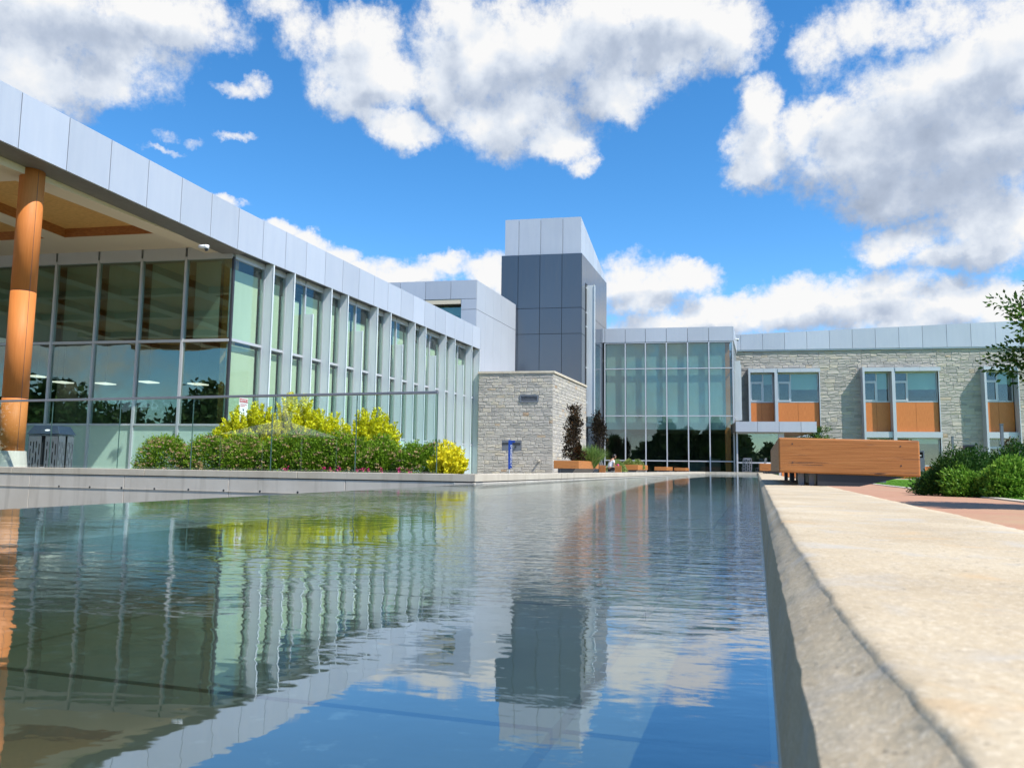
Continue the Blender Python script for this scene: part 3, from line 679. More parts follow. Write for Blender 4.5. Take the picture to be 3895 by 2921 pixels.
# interior of the pavilion
mb = MB(); mb.box(-35, xf(21.5) - .3, 21.35, 41, .0, .02); mb.build('interior_floor', m['interior_floor'], pav)
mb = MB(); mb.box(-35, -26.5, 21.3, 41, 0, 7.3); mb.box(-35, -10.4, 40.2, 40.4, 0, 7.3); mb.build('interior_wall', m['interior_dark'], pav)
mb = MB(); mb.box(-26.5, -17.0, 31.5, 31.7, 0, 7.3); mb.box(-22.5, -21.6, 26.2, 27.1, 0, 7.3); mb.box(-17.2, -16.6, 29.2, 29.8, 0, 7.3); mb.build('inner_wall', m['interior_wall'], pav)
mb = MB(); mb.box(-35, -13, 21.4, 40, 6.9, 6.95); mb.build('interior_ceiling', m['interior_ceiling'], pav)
for y in (24, 27.5, 31, 35): mb = MB(); mb.box(-26, xf(y) - .5, y, y + .3, 6.35, 6.9); mb.build('ceiling_beam', m['interior_ceiling'], pav)
mb = MB(); mb.box(-13.02, -12.72, 21.6, 21.9, .02, 6.9); mb.build('interior_column', m['timber_ceiling'], pav)
for sx, sy in ((215, 1453), (378, 1458), (545, 1452), (735, 1460), (118, 1430)):
    p = ony(sx, sy, 25.5); mb = MB(); mb.box(p[0] - .24, p[0] + .24, p[1], p[1] + .6, p[2], p[2] + .035); l_ = mb.build('ceiling_light', m['lamp_panel'], pav)
    mb = MB(); mb.box(p[0] - .27, p[0] + .27, p[1] - .03, p[1] + .63, p[2] + .04, p[2] + .08); mb.box(p[0] - .01, p[0] + .01, p[1] + .3, p[1] + .32, p[2] + .08, 6.9); mb.build('light_housing', m['dark_metal'], l_)
def security_camera(p, par):
    mb = MB(); mb.tube([(p[0], p[1], p[2] + .10), (p[0], p[1], p[2])], [.07, .07], 14); mb.tube([(p[0] - .22, p[1], p[2] + .07), (p[0], p[1], p[2] + .07)], .05, 10)
    a = mb.build('security_camera', m['white_paint'], par, smooth=True)
    mb = MB(); mb.tube([(p[0], p[1], p[2] - .002), (p[0], p[1], p[2] - .06)], [.058, .03], 14); mb.build('camera_dome', m['dark_metal'], a, smooth=True)
security_camera(at(785, 947, 21.6), pav)
# notice on the side glazing
def notice():
    P0 = vpl(909, 1512, fc + fn * .02, fd); P1 = vpl(936, 1514, fc + fn * .02, fd); H0 = P0[2]; W = float(np.linalg.norm((P1 - P0)[:2])); t0 = float((P0 - fc) @ fd)
    W = .42; r = thing('notice_sign', FP(t0, .03, H0 - .6), 'red and white notice sign on the pavilion glazing above the golden shrub', 'sign')
    def plate(z0, z1, n, material, nm, x0=0, x1=None):
        q = MB(); q.obox(FP, t0 + x0, t0 + (W if x1 is None else x1), n, n + .006, z0, z1); return q.build(nm, material, r, bevel=.002)
    plate(H0 - .70, H0, .03, m['white_paint'], 'board'); plate(H0 - .135, H0 - .02, .037, m['red_paint'], 'header', .015, W - .015)
    vs, fs = text_mesh('NOTICE', .10); q = MB(); add_vf(q, vs, fs, lambda x, y, z: FP(t0 + W / 2 + x, .047 + y * .5, H0 - .078 + z)); q.build('lettering', m['white_paint'], r, fix=False)
    q = MB()
    for k in range(2): q.obox(FP, t0 + .06, t0 + W - .06 - .08 * k, .037, .040, H0 - .20 - .05 * k, H0 - .18 - .05 * k)
    q.build('small_print', m['red_paint'], r)
    q = MB(); q.poly([FP(t0 + W / 2 - .05, .0375, H0 - .33), FP(t0 + W / 2 + .05, .0375, H0 - .33), FP(t0 + W / 2, .0375, H0 - .41)]); q.build('arrow', m['dark_metal'], r, fix=False)
notice()

# ================================================================== upper metal-clad block
ub = thing('metal_clad_block', (-12, 43, 0), 'tall pale silver metal clad block with a cut-in window rising behind the pavilion roof', 'building')
yb = 41.25; xr = ony(1808, 1400, yb)[0]; xl = -24.0; zT = ony(1808, 1065, yb)[2]; zJ = ony(1780, 1177, yb)[2]
wx0 = ony(1560, 1140, yb)[0]; wx1 = ony(1754, 1140, yb)[0]; wz1 = ony(1700, 1139, yb)[2]; wz0 = 7.7
mb = MB(); jx = [ony(px, 1100, yb)[0] for px in (1523, 1619, 1715)]; sp = jx[1] - jx[0]
xs_ = [xl] + [jx[0] - sp * k for k in range(6, 0, -1) if jx[0] - sp * k > xl] + jx + [xr]
for a, c in zip(xs_[:-1], xs_[1:]):
    mb.box(a + .01, c - .01, yb, yb + .05, wz1 + .01, zT, random.random())
    if c <= wx0 + .6 and a < wx0: mb.box(a + .01, min(c, wx0) - .01, yb, yb + .05, 5.5, wz1 - .01, random.random())
mb.box(wx1 + .01, xr - .01, yb, yb + .05, zJ + .01, wz1 - .01, .4); mb.box(wx1 + .01, xr - .01, yb, yb + .05, 4.8, zJ - .012, .6)
# side face, receding to the tower
yT = 48.0; L_ = (yT - yb) / fd[1]
def US(t, n, z): return (xr + fd[0] * t + fn[0] * n, yb + fd[1] * t + fn[1] * n, z)
for k in range(5):
    a, c = L_ * k / 5 + .05, L_ * (k + 1) / 5 + .05
    mb.obox(US, a + .003, c - .003, -.05, 0, zJ + .012, zT, tone=.5); mb.obox(US, a + .003, c - .003, -.05, 0, 4.8, zJ - .012, tone=.5)
mb.build('wall_panels', m['panel_silver'], ub)
mb = MB(); mb.hexa([(xl, yb + .3, 0), (wx0 - .3, yb + .3, 0), (wx0 - .3, yT, 0), (xl, yT, 0), (xl, yb + .3, zT - .02), (wx0 - .3, yb + .3, zT - .02), (wx0 - .3, yT, zT - .02), (xl, yT, zT - .02)])
mb.hexa([(wx0 - .3, yb + .052, wz1 + .02), (xr - .1, yb + .052, wz1 + .02), (xr + fd[0] * L_ - .1, yT, wz1 + .02), (wx0 - .3, yT, wz1 + .02), (wx0 - .3, yb + .052, zT - .02), (xr - .1, yb + .052, zT - .02), (xr + fd[0] * L_ - .1, yT, zT - .02), (wx0 - .3, yT, zT - .02)])
mb.hexa([(wx1 + .02, yb + .052, 0), (xr - .1, yb + .052, 0), (xr + fd[0] * L_ - .1, yT, 0), (wx1 + .02, yT, 0), (wx1 + .02, yb + .052, wz1), (xr - .1, yb + .052, wz1), (xr + fd[0] * L_ - .1, yT, wz1), (wx1 + .02, yT, wz1)])
mb.build('block_core', m['dark_metal'], ub)
mb = MB(); mb.box(wx0, wx1, yb + .5, yb + .52, wz0 - .6, wz1); w0 = mb.build('window', m['glass_dark'], ub)
mb = MB(); mb.box(wx0 - .02, wx1 - .01, yb + .02, yb + .8, wz1 - .26, wz1 - .01); mb.build('window_soffit', m['cream_soffit'], ub)
mb = MB(); mb.box(wx0, wx1, yb + .7, yb + .71, wz1 - .75, wz1 - .2); mb.build('window_blind', m['blind_room'], w0)
mb = MB(); mb.box(wx0, wx1, yb + 3, yb + 3.1, wz0 - 3, wz1); mb.build('room_wall', m['interior_dark'], ub)

# ================================================================== dark tower
tw = thing('metal_tower', (-7, 52, 0), 'square tower clad in dark grey metal with a pale silver crown', 'tower')
yt = 48.2; x0 = ony(1907, 1000, yt)[0]; x1 = ony(2213, 1000, yt)[0]; zA = ony(2100, 966, yt)[2]; zB = ony(2100, 827, yt)[2]
jxs = [x0] + [ony(px, 1100, yt)[0] for px in (1970, 2053, 2137)] + [x1]; jzs = [0, 3.4, ony(2100, 1270, yt)[2], ony(2100, 1172, yt)[2], zA]
mb = MB()
for a, c in zip(jxs[:-1], jxs[1:]):
    for z0, z1 in zip(jzs[:-1], jzs[1:]): mb.box(a + .014, c - .014, yt, yt + .06, z0 + .014, z1 - .014, random.random())
LT = 8.3; tdir = nrm([math.sin(R(6.9)), math.cos(R(6.9)), 0]); tn = np.array([tdir[1], -tdir[0], 0])
def TS(t, n, z): return (x1 + tdir[0] * t + tn[0] * n, yt + .06 + tdir[1] * t + tn[1] * n, z)
k = 6
for i in range(k):
    a, c = LT * i / k, LT * (i + 1) / k
    for z0, z1 in zip(jzs[:-1], jzs[1:]): mb.obox(TS, a + .006, c - .006, -.06, 0, z0 + .014, z1 - .014, tone=random.random())
mb.build('dark_cladding', m['panel_dark'], tw)
mb = MB(); mb.hexa([(x0 + .02, yt + .061, 0), (x1 - .07, yt + .061, 0), (TS(LT, -.07, 0)[0], TS(LT, 0, 0)[1], 0), (x0 + 2, yt + 8, 0), (x0 + .02, yt + .061, zA - .01), (x1 - .07, yt + .061, zA - .01), (TS(LT, -.07, 0)[0], TS(LT, 0, 0)[1], zA - .01), (x0 + 2, yt + 8, zA - .01)])
zC = zA + .45
mb.hexa([(x0 + .3, yt + .21, zA), (x1 - .3, yt + .21, zA), (TS(LT, -.4, 0)[0], TS(LT, 0, 0)[1] - .6, zA), (x0 + 2, yt + 7.5, zA), (x0 + .3, yt + .21, zB - .1), (x1 - .3, yt + .21, zB - .1), (TS(LT, -.4, 0)[0], TS(LT, 0, 0)[1] - .6, zC - .1), (x0 + 2, yt + 7.5, zC - .1)])
mb.build('tower_core', m['black'], tw)
mb = MB(); xi0 = ony(1921, 900, yt + .15)[0]; cj = [xi0] + [ony(px, 900, yt + .15)[0] for px in (1974, 2057, 2141, 2210)]
for a, c in zip(cj[:-1], cj[1:]): mb.box(a + .012, c - .012, yt + .15, yt + .2, zA, zB, random.random())
def TS2(t, n, z): return (cj[-1] + tdir[0] * t + tn[0] * n, yt + .2 + tdir[1] * t + tn[1] * n, z)
for i in range(k): a, c = (LT - .4) * i / k, (LT - .4) * (i + 1) / k; mb.obox(TS2, a + .01, c - .01, -.05, 0, zA, zB + (zC - zB) * a / (LT - .4), zA, zB + (zC - zB) * c / (LT - .4), tone=random.random())
mb.build('crown_cladding', m['panel_silver'], tw)
# slot window with tall pale fin on the pool side of the tower
s0 = vpl(2226, 1080, TS(0, 0, 0), tdir); tS = float((s0 - np.array(TS(0, 0, 0))) @ tdir)
fz1 = vpl(2230, 1086, TS(0, 0, 0), tdir)[2]; fz0 = vpl(2230, 1585, TS(0, 0, 0), tdir)[2]
mb = MB(); mb.obox(TS, tS + .05, tS + .75, .002, .02, fz0 - .3, fz1 + .1); sl = mb.build('slot_window', m['black'], tw)
mb = MB()
for z in (fz1 - .2, fz1 - 1.8, fz1 - 2.7, 6.8, 4.6): mb.obox(TS, tS + .05, tS + .6, .022, .05, z - .04, z + .04)
mb.build('window_bar', m['aluminium'], sl)
mb = MB(); mb.obox(TS, tS + .35, tS + .42, .0, .52, fz0, fz1); mb.obox(TS, tS + .30, tS + .47, .52, .55, fz0, fz1); mb.build('fin', m['fin_white'], tw)
mb = MB(); mb.obox(TS, tS + .1, tS + 1.0, 0.01, .6, 3.0, 3.1); mb.obox(TS, tS + .5, tS + .6, .01, .08, 0, 3.0); mb.build('door_hood', m['dark_metal'], tw)

# ================================================================== stone masonry generator
def masonry(mb, fr, U, V, excl, joints=(), ch=(.12, .17, .22), lw=(.25, .75), depth=.035, gap=.012, seed=1, V0=0.):
    rr = random.Random(seed); v = V0
    while v < V - .03:
        h = rr.choice(ch); h = min(h, V - v)
        if V - v - h < .06: h = V - v
        ex = sorted([(a, c) for a, c, e, f in excl if not (v + h * .5 < e or v + h * .5 > f)])
        segs = []; cur = 0.0
        for a, c in ex:
            if a > cur: segs.append((cur, a))
            cur = max(cur, c)
        if cur < U: segs.append((cur, U))
        out = []
        for a, c in segs:
            cuts = [a] + [j for j in joints if a + .05 < j < c - .05] + [c]; out += list(zip(cuts[:-1], cuts[1:]))
        for a, c in out:
            u = a
            while u < c - .02:
                w = rr.uniform(*lw) * (1.25 if h < .15 else 1); 
                if c - u - w < lw[0] * .7: w = c - u
                if rr.random() < .12 and h >= ch[-1] - .01 and w > .3: hs = [h * .45, h * .55]
                else: hs = [h]
                vv = v
                for hh in hs:
                    g = gap / 2; a0, a1, b0, b1 = u + g, u + w - g, vv + g, vv + hh - g
                    base = rr.uniform(.3, .8) * depth; tn_ = min(1, max(0, rr.gauss(.42, .22)))
                    n = 4; i0 = len(mb.v)
                    for jj in range(n + 1):
                        for ii in range(n + 1):
                            eu = ii in (0, n); ev = jj in (0, n)
                            d = base * (.25 if (eu or ev) else 1) + (rr.uniform(-.45, .6) * depth * (.25 if (eu or ev) else 1))
                            if ii == 0 or ii == n: pu = a0 + (a1 - a0) * ii / n
                            else: pu = a0 + (a1 - a0) * (ii + rr.uniform(-.25, .25)) / n
                            pv = b0 + (b1 - b0) * jj / n
                            if 0 < jj < n: pv = b0 + (b1 - b0) * (.12 if jj == 1 else (.88 if jj == n - 1 else .5))
                            if 0 < ii < n and (ii == 1 or ii == n - 1): pu = a0 + (.02 if ii == 1 else (a1 - a0) - .02) + (0)
                            mb.v.append(fr(pu, max(.004, d), pv))
                    for jj in range(n):
                        for ii in range(n):
                            k = i0 + jj * (n + 1) + ii; mb.f.append([k, k + 1, k + n + 2, k + n + 1]); mb.t.append(tn_)
                    # sides back into the mortar
                    ringi = [i0 + ii for ii in range(n + 1)] + [i0 + jj * (n + 1) + n for jj in range(1, n + 1)] + [i0 + n * (n + 1) + ii for ii in range(n - 1, -1, -1)] + [i0 + jj * (n + 1) for jj in range(n - 1, 0, -1)]
                    rr2 = [(a0, b0), (a1, b0), (a1, b1), (a0, b1)]; q = len(mb.v)
                    for (x, y) in rr2: mb.v.append(fr(x, -.01, y))
                    for s, (c1, c2) in enumerate(((0, 1), (1, 2), (2, 3), (3, 0))):
                        L = ringi[s * n:s * n + n + 1] if s < 3 else ringi[3 * n:] + [ringi[0]]
                        mb.f.append([q + c1, q + c2] + L[::-1]); mb.t.append(tn_)
                    vv += hh
                u += w
        v += h
# ---- stone annexe
ys_ = 40.6
sx0 = ony(1818, 1600, ys_)[0]; sx1 = ony(2103, 1600, ys_)[0]; sz = ony(1960, 1420, ys_)[2]; vent = [ony(1975, 1500, ys_), ony(2048, 1530, ys_)]
an = thing('stone_annexe', (-7.2, 43, 0), 'low pale grey stone annexe with a dark louvred vent at the foot of the tower', 'building')
v0 = (ony(1978, 1501, ys_)[0] - sx0, ony(2048, 1501, ys_)[0] - sx0, ony(2010, 1530, ys_)[2], ony(2010, 1502, ys_)[2])
p0 = (ony(1909, 1700, ys_)[0] - sx0, ony(1983, 1700, ys_)[0] - sx0, ony(1950, 1718, ys_)[2], ony(1950, 1674, ys_)[2])
Ua = sx1 - sx0; La = (48.1 - ys_) / fd[1]
mb = MB(); masonry(mb, lambda u, n, v: (sx0 + u, ys_ - n, v), Ua, sz, [v0, p0], ch=(.13, .17, .21), lw=(.2, .5), depth=.022, gap=.02, seed=3); mb.build('stone_front', m['stone'], an, fix=False)
def AS(u, n, v): return (sx1 + fd[0] * u + fn[0] * n, ys_ + fd[1] * u + fn[1] * n, v)
mb = MB(); masonry(mb, AS, La, sz, [], ch=(.13, .17, .21), lw=(.2, .5), depth=.022, gap=.02, seed=4); mb.build('stone_side', m['stone'], an, fix=False)
mb = MB(); mb.hexa([(sx0, ys_ + .006, 0), (sx1 - .006, ys_ + .006, 0), AS(La, -.006, 0), (sx0, 48.1, 0), (sx0, ys_ + .006, sz), (sx1 - .006, ys_ + .006, sz), AS(La, -.006, sz), (sx0, 48.1, sz)]); mb.build('wall_core', m['mortar'], an)
mb = MB(); mb.hexa([(sx0 - .03, ys_ - .07, sz), (sx1 + .07, ys_ - .07, sz), AS(La, .07, sz), (sx0 - .03, 48.1, sz), (sx0 - .03, ys_ - .07, sz + .11), (sx1 + .07, ys_ - .07, sz + .11), AS(La, .07, sz + .11), (sx0 - .03, 48.1, sz + .11)]); mb.build('roof_cap', m['concrete_cap'], an)
mb = MB(); a, c, z0, z1 = v0; a += sx0; c += sx0
for bx in ((a, c, z0, z0 + .07), (a, c, z1 - .07, z1), (a, a + .07, z0 + .07, z1 - .07), (c - .07, c, z0 + .07, z1 - .07)): mb.box(bx[0], bx[1], ys_ - .06, ys_, bx[2], bx[3])
vg = mb.build('vent', m['grey_metal'], an)
mb = MB(); h = (z1 - z0 - .14) / 3
for k in range(3): q = z0 + .07 + h * k; mb.hexa([(a + .07, ys_ - .045, q + .01), (c - .07, ys_ - .045, q + .01), (c - .07, ys_ + .0, q + h * .55), (a + .07, ys_ + .0, q + h * .55), (a + .07, ys_ - .045, q + .03), (c - .07, ys_ - .045, q + .03), (c - .07, ys_, q + h * .55 + .02), (a + .07, ys_, q + h * .55 + .02)])
mb.build('slats', m['grey_metal'], vg); mb = MB(); mb.box(a + .07, c - .07, ys_ + .001, ys_ + .004, z0 + .07, z1 - .07); mb.build('backing', m['black'], vg)
mb = MB(); a, c, z0, z1 = p0; a += sx0; c += sx0; mb.box(a, c, ys_ - .012, ys_ + .003, z0, z1); pb = mb.build('recessed_panel', m['grey_metal'], an)
mb = MB(); mb.box(a + .03, c - .05, ys_ - .03, ys_ - .0125, z1 - .24, z1 - .13); mb.tube([(c - .3, ys_ - .1, z1 - .35), (c - .3, ys_ - .01, z1 - .35)], .05, 12); mb.build('fitting', m['dark_metal'], pb)
p = ony(2052, 1752, ys_); mb = MB(); mb.tube([(p[0], ys_ - .02, p[2]), (p[0], ys_ - .20, p[2] - .01)], .05, 12); mb.box(p[0] - .05, p[0] + .05, ys_ - .035, ys_ - .02, p[2] - .06, p[2] + .06); mb.build('wall_spout', m['concrete_cap'], an)

# ================================================================== glass hall (curtain wall)
yg = 55.2
gx = [ony(px, 1500, yg)[0] for px in (2301, 2379, 2456, 2536, 2617, 2698, 2789)]
gz = [ony(2620, py, yg)[2] for py in (1792, 1753.5, 1582, 1401.5, 1302)]; gz[0] = .02
hall = thing('glass_hall', (1, 58, 0), 'tall teal glass hall of six bays at the head of the pool', 'building')
mb = MB(); zf = ony(2620, 1246, yg)[2]
for a, c in zip(gx[:-1], gx[1:]): mb.box(a + .013, c - .013, yg - .12, yg - .06, gz[4] + .05, zf, random.random())
mb.box(gx[0] - 1.2, gx[0] - .013, yg - .12, yg - .06, gz[4] + .05, zf)
mb.build('fascia', m['panel_silver'], hall)
mb = MB(); mb.box(gx[0] - 1.2, gx[-1] - .02, yg - .059, yg + 12, gz[4] + .12, zf - .05); mb.build('roof', m['dark_metal'], hall)
mb = MB()
for x in gx: mb.box(x - .04, x + .04, yg - .12, yg + .06, gz[0], gz[4])
for z in gz: 
    for a, c in zip(gx[:-1], gx[1:]): mb.box(a + .04, c - .04, yg - .10, yg + .05, z - .035, z + .035)
hf = mb.build('curtain_frame', m['aluminium'], hall)
for a, c in zip(gx[:-1], gx[1:]):
    for z0, z1 in zip(gz[:-1], gz[1:]): mb = MB(); mb.box(a + .04, c - .04, yg - .01, yg + .002, z0 + .035, z1 - .035); mb.build('pane', m['glass_teal'], hf)
for a, c in zip(gx[:-1], gx[1:]):
    mb = MB()
    if c == gx[-1]: c -= .42
    mb.box(a + .06, c - .06, yg + .22, yg + .23, 3.22, gz[2] - .02); mb.box(a + .06, c - .06, yg + .22, yg + .23, gz[2] + .05, gz[3] - .02); mb.box(a + .06, c - .06, yg + .22, yg + .23, gz[3] + .04, gz[4] - .05)
    mb.build('blind', m['blind_teal'], hall)
hx1 = gx[-1]
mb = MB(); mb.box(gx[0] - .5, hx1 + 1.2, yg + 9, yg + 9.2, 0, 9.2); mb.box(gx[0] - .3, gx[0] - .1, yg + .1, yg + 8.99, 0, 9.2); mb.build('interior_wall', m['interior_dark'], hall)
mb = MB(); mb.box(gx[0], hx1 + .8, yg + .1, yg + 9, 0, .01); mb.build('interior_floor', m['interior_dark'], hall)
mb = MB(); mb.box(gx[0], hx1 + .5, yg + 1.2, yg + 9, 3.3, 3.9); mb.build('mezzanine', m['interior_wall'], hall)
mb = MB(); mb.box(gx[5] + .15, gx[5] + .9, yg + 3, yg + 3.5, .01, 1.3); mb.box(gx[4] + .2, gx[5] - .1, yg + 4, yg + 4.6, .01, 1.15); mb.build('counter', m['interior_wall'], hall)
mb = MB(); xc = ony(2765, 1500, yg + .7)[0]; mb.box(xc - .16, xc + .2, yg + .5, yg + .9, .01, 9.2); mb.build('timber_post', m['timber_spandrel'], hall)
# side wall of the hall
sdv = nrm([math.sin(R(7.2)), math.cos(R(7.2)), 0]); 
def HS(t, n, z): return (hx1 + .04 + sdv[0] * t + sdv[1] * n, yg + .06 + sdv[1] * t - sdv[0] * n, z)
mb = MB()
for z in gz: mb.obox(HS, 0, 6.4, -.08, 0, z - .035, z + .035)
for t in (1.6, 3.2, 4.8, 6.35): mb.obox(HS, t - .03, t + .03, -.08, 0, .04, gz[4])
hs_ = mb.build('side_frame', m['aluminium'], hall)
for t in (0.03, 1.63, 3.23, 4.83):
    mb = MB(); mb.obox(HS, t, t + 1.52, -.03, -.02, .05, gz[4] - .05); mb.build('pane', m['glass_teal'], hs_)
mb = MB(); mb.obox(HS, -.1, 6.4, -.05, .06, gz[4] + .05, zf - .003); mb.build('side_fascia', m['panel_silver'], hall)
for t_ in (2.2, 4.4): mb = MB(); mb.obox(HS, t_, t_ + .06, .0, .40, 4.1, 8.2); mb.build('fin', m['fin_white'], hall)
security_camera(at(2806, 1294, 54.4), hall)
# entrance canopy and lobby
ye = 53.3
ex0 = ony(2798, 1620, ye)[0]; ex1 = ony(3107, 1620, ye)[0]; ez1 = ony(2950, 1603.5, ye)[2]; ez0 = ony(2950, 1643, ye)[2]
en = thing('entrance_lobby', (7, 56, 0), 'single storey glazed entrance lobby under a flat silver canopy', 'building')
mb = MB(); js = [ex0] + [ony(px, 1620, ye)[0] for px in (2881.5, 2964, 3047)] + [ex1]
for a, c in zip(js[:-1], js[1:]): mb.box(a + .01, c - .01, ye, ye + .06, ez0, ez1, random.random())
mb.box(ex1 - .06, ex1 - .012, ye + .07, 61.6, ez0, ez1); mb.build('canopy_fascia', m['panel_silver'], en)
mb = MB(); mb.box(ex0, ex1 - .07, ye + .061, 61.6, ez0 + .02, ez1 - .02); mb.build('canopy_roof', m['panel_grey_soffit'], en)
yl = ye + .5; lx0 = ony(2804, 1700, yl)[0]; lx1 = ony(2962, 1700, yl)[0]; lzt = ez0; lzm = ony(2880, 1760, yl)[2]
mb = MB(); mb.box(lx0 - .05, lx0 + .05, yl, yl + .12, 0, lzt); mb.box(lx1 - .02, lx1 + .12, yl, yl + .12, 0, lzt); mb.box(lx1 + .12, lx1 + .36, yl, yl + .3, lzt - .5, lzt)
mb.box(lx0 + .05, lx1 - .02, yl + .01, yl + .1, lzt - .1, lzt); mb.box(lx0 + .05, lx1 - .02, yl + .01, yl + .1, lzm - .04, lzm + .04); mb.build('lobby_frame', m['aluminium'], en)
mb = MB(); mb.box(lx0 + .05, lx1 - .02, yl + .04, yl + .05, lzm + .04, lzt - .1); mb.build('pane', m['glass_dark'], en)
mb = MB(); mb.box(lx0 + .05, lx1 - .02, yl + .04, yl + .05, .02, lzm - .04); mb.build('pane', m['glass_dark'], en)
mb = MB(); mb.box(lx0, lx1 + .1, yl + 3.4, yl + 3.5, 0, lzt); mb.box(lx1 + .1, lx1 + .2, yl + .3, yl + 3.5, 0, lzt); mb.build('interior_wall', m['interior_dark'], en)

# ================================================================== stone building on the right
yq = 61.8
def W(px, py): p = ony(px, py, yq); return p[0], p[2]
def Z5(x, y): return W(2700 + x / 1.7464, 1100 + y / 1.7464)
qx0 = W(2790, 1400)[0]; qx1 = 34.0; U5 = qx1 - qx0; qz = W(3300, 1331)[1]
sb = thing('stone_building', (18, 66, 0), 'two storey pale stone building with orange spandrels and a sloping silver parapet', 'building')
def rectz(x0, x1, y0, y1):
    a = Z5(x0, y0); c = Z5(x1, y1); return (a[0] - qx0, c[0] - qx0, c[1], a[1])
zh1 = Z5(1300, 525)[1]; zs1 = Z5(1300, 752)[1]; zsp = Z5(1300, 950)[1]; zh2 = Z5(1300, 982)[1]; zs2 = Z5(1400, 1176)[1]
A0, A1, Am = Z5(262, 600)[0], Z5(724, 600)[0], Z5(434, 600)[0]
B0, B1, Bm = Z5(1012, 600)[0], Z5(1516, 600)[0], Z5(1206, 600)[0]
C0, C1 = Z5(1810, 600)[0], Z5(2016, 600)[0]
D0 = C1 + 4.4; D1 = D0 + 4.6; Dm = D0 + 1.7
# widths of bay A on the ground floor are hidden by the lobby
ex_ = [(a - qx0, c - qx0, -.1, zh1) for a, c in ((A0, A1), (B0, B1), (C0, C1), (D0, D1))]
jt = [Z5(x, 450)[0] - qx0 for x in (722, 1004, 1505, 1793)]
mb = MB(); masonry(mb, lambda u, n, v: (qx0 + u, yq - n, v), U5, qz, ex_, jt, ch=(.18, .24, .30), lw=(.35, .85), depth=.034, gap=.02, seed=11)
mb.build('stone_wall', m['stone'], sb, fix=False)
mb = MB(); cur = qx0
for a, c in ((A0, A1), (B0, B1), (C0, C1), (D0, D1)): mb.box(cur, a, yq + .006, yq + .4, 0, zh1); cur = c
mb.box(cur, qx1, yq + .006, yq + .4, 0, zh1); mb.box(qx0, qx1, yq + .006, yq + .4, zh1, qz); mb.build('wall_core', m['mortar'], sb)
# sloping parapet
mb = MB(); pjs = [2797, 2817] + [2700 + x / 1.7464 for x in (350, 496, 643, 793, 945, 1098, 1254, 1411, 1572, 1733, 1897)]
pxs = [W(p_, 1330)[0] for p_ in pjs]; st_ = pxs[-1] - pxs[-2]
while pxs[-1] < qx1: pxs.append(pxs[-1] + st_)
za, zc = W(2817, 1274)[1], W(3788, 1226)[1]; xa, xc_ = W(2817, 1274)[0], W(3788, 1226)[0]
def pz(x): return za + (zc - za) * (x - xa) / (xc_ - xa)
for a, c in zip(pxs[:-1], pxs[1:]): mb.obox(lambda u, n, z: (u, yq - .10 - n, z), a + .012, c - .012, 0, .06, qz + .1, pz(a), qz + .1, pz(c), tone=random.random())
mb.build('parapet', m['panel_silver'], sb)
mb = MB(); mb.box(qx0 - .3, qx1, yq - .12, yq + .3, qz + .0, qz + .085); mb.obox(lambda u, n, z: (u, yq - .095 + n, z), qx0, qx1, 0, 10, qz + .09, pz(qx0) - .03, qz + .09, pz(qx1) - .03); mb.build('parapet_trim', m['aluminium'], sb)
FRD = .74
def bay(x0, x1, casement, bl, floor, shade=None):
    """one window with frame, panes, blind; floor 1 = upper, 0 = lower"""
    zt_, zb_ = (zh1 - .28, zs1 + .02) if floor else (zh2 - .06, zs2)
    w = MB(); yy = yq + .16
    w.box(x0, x0 + .07, yy - .05, yy + .05, zb_, zt_); w.box(x1 - .07, x1, yy - .05, yy + .05, zb_, zt_); w.box(x0 + .07, x1 - .07, yy - .05, yy + .05, zt_ - .07, zt_); w.box(x0 + .07, x1 - .07, yy - .05, yy + .05, zb_, zb_ + .08)
    cas = casement; xm = x0 + (1.02 if cas == 'l' else (x1 - x0) - 1.02)
    if x1 - x0 < 3.6 and cas == 'l': xm = x0 + .98
    w.box(xm - .04, xm + .04, yy - .05, yy + .05, zb_ + .08, zt_ - .07)
    ca, cc = (x0 + .07, xm - .04) if cas == 'l' else (xm + .04, x1 - .07); zm = zb_ + (zt_ - zb_) * .70
    w.box(ca, cc, yy - .045, yy + .045, zm - .03, zm + .03)
    for bx in ((ca, ca + .09, zb_ + .08, zm - .03), (cc - .09, cc, zb_ + .08, zm - .03), (ca + .09, cc - .09, zb_ + .08, zb_ + .18), (ca + .09, cc - .09, zm - .13, zm - .03)): w.box(bx[0], bx[1], yy - .075, yy - .01, bx[2], bx[3])
    wo = w.build('window', m['aluminium'], sb)
    g = MB(); g.box(x0 + .05, x1 - .05, yy + .0, yy + .008, zb_ + .05, zt_ - .04); g.build('pane', m['glass_teal'], wo)
    g = MB(); bx0, bx1 = (xm + .04, x1 - .07) if cas == 'l' else (x0 + .07, xm - .04)
    zz = zt_ - (zt_ - zb_) * bl; g.box(bx0, bx1, yy + .1, yy + .11, zz, zt_ - .05); g.build('blind', m['blind_room'], wo)
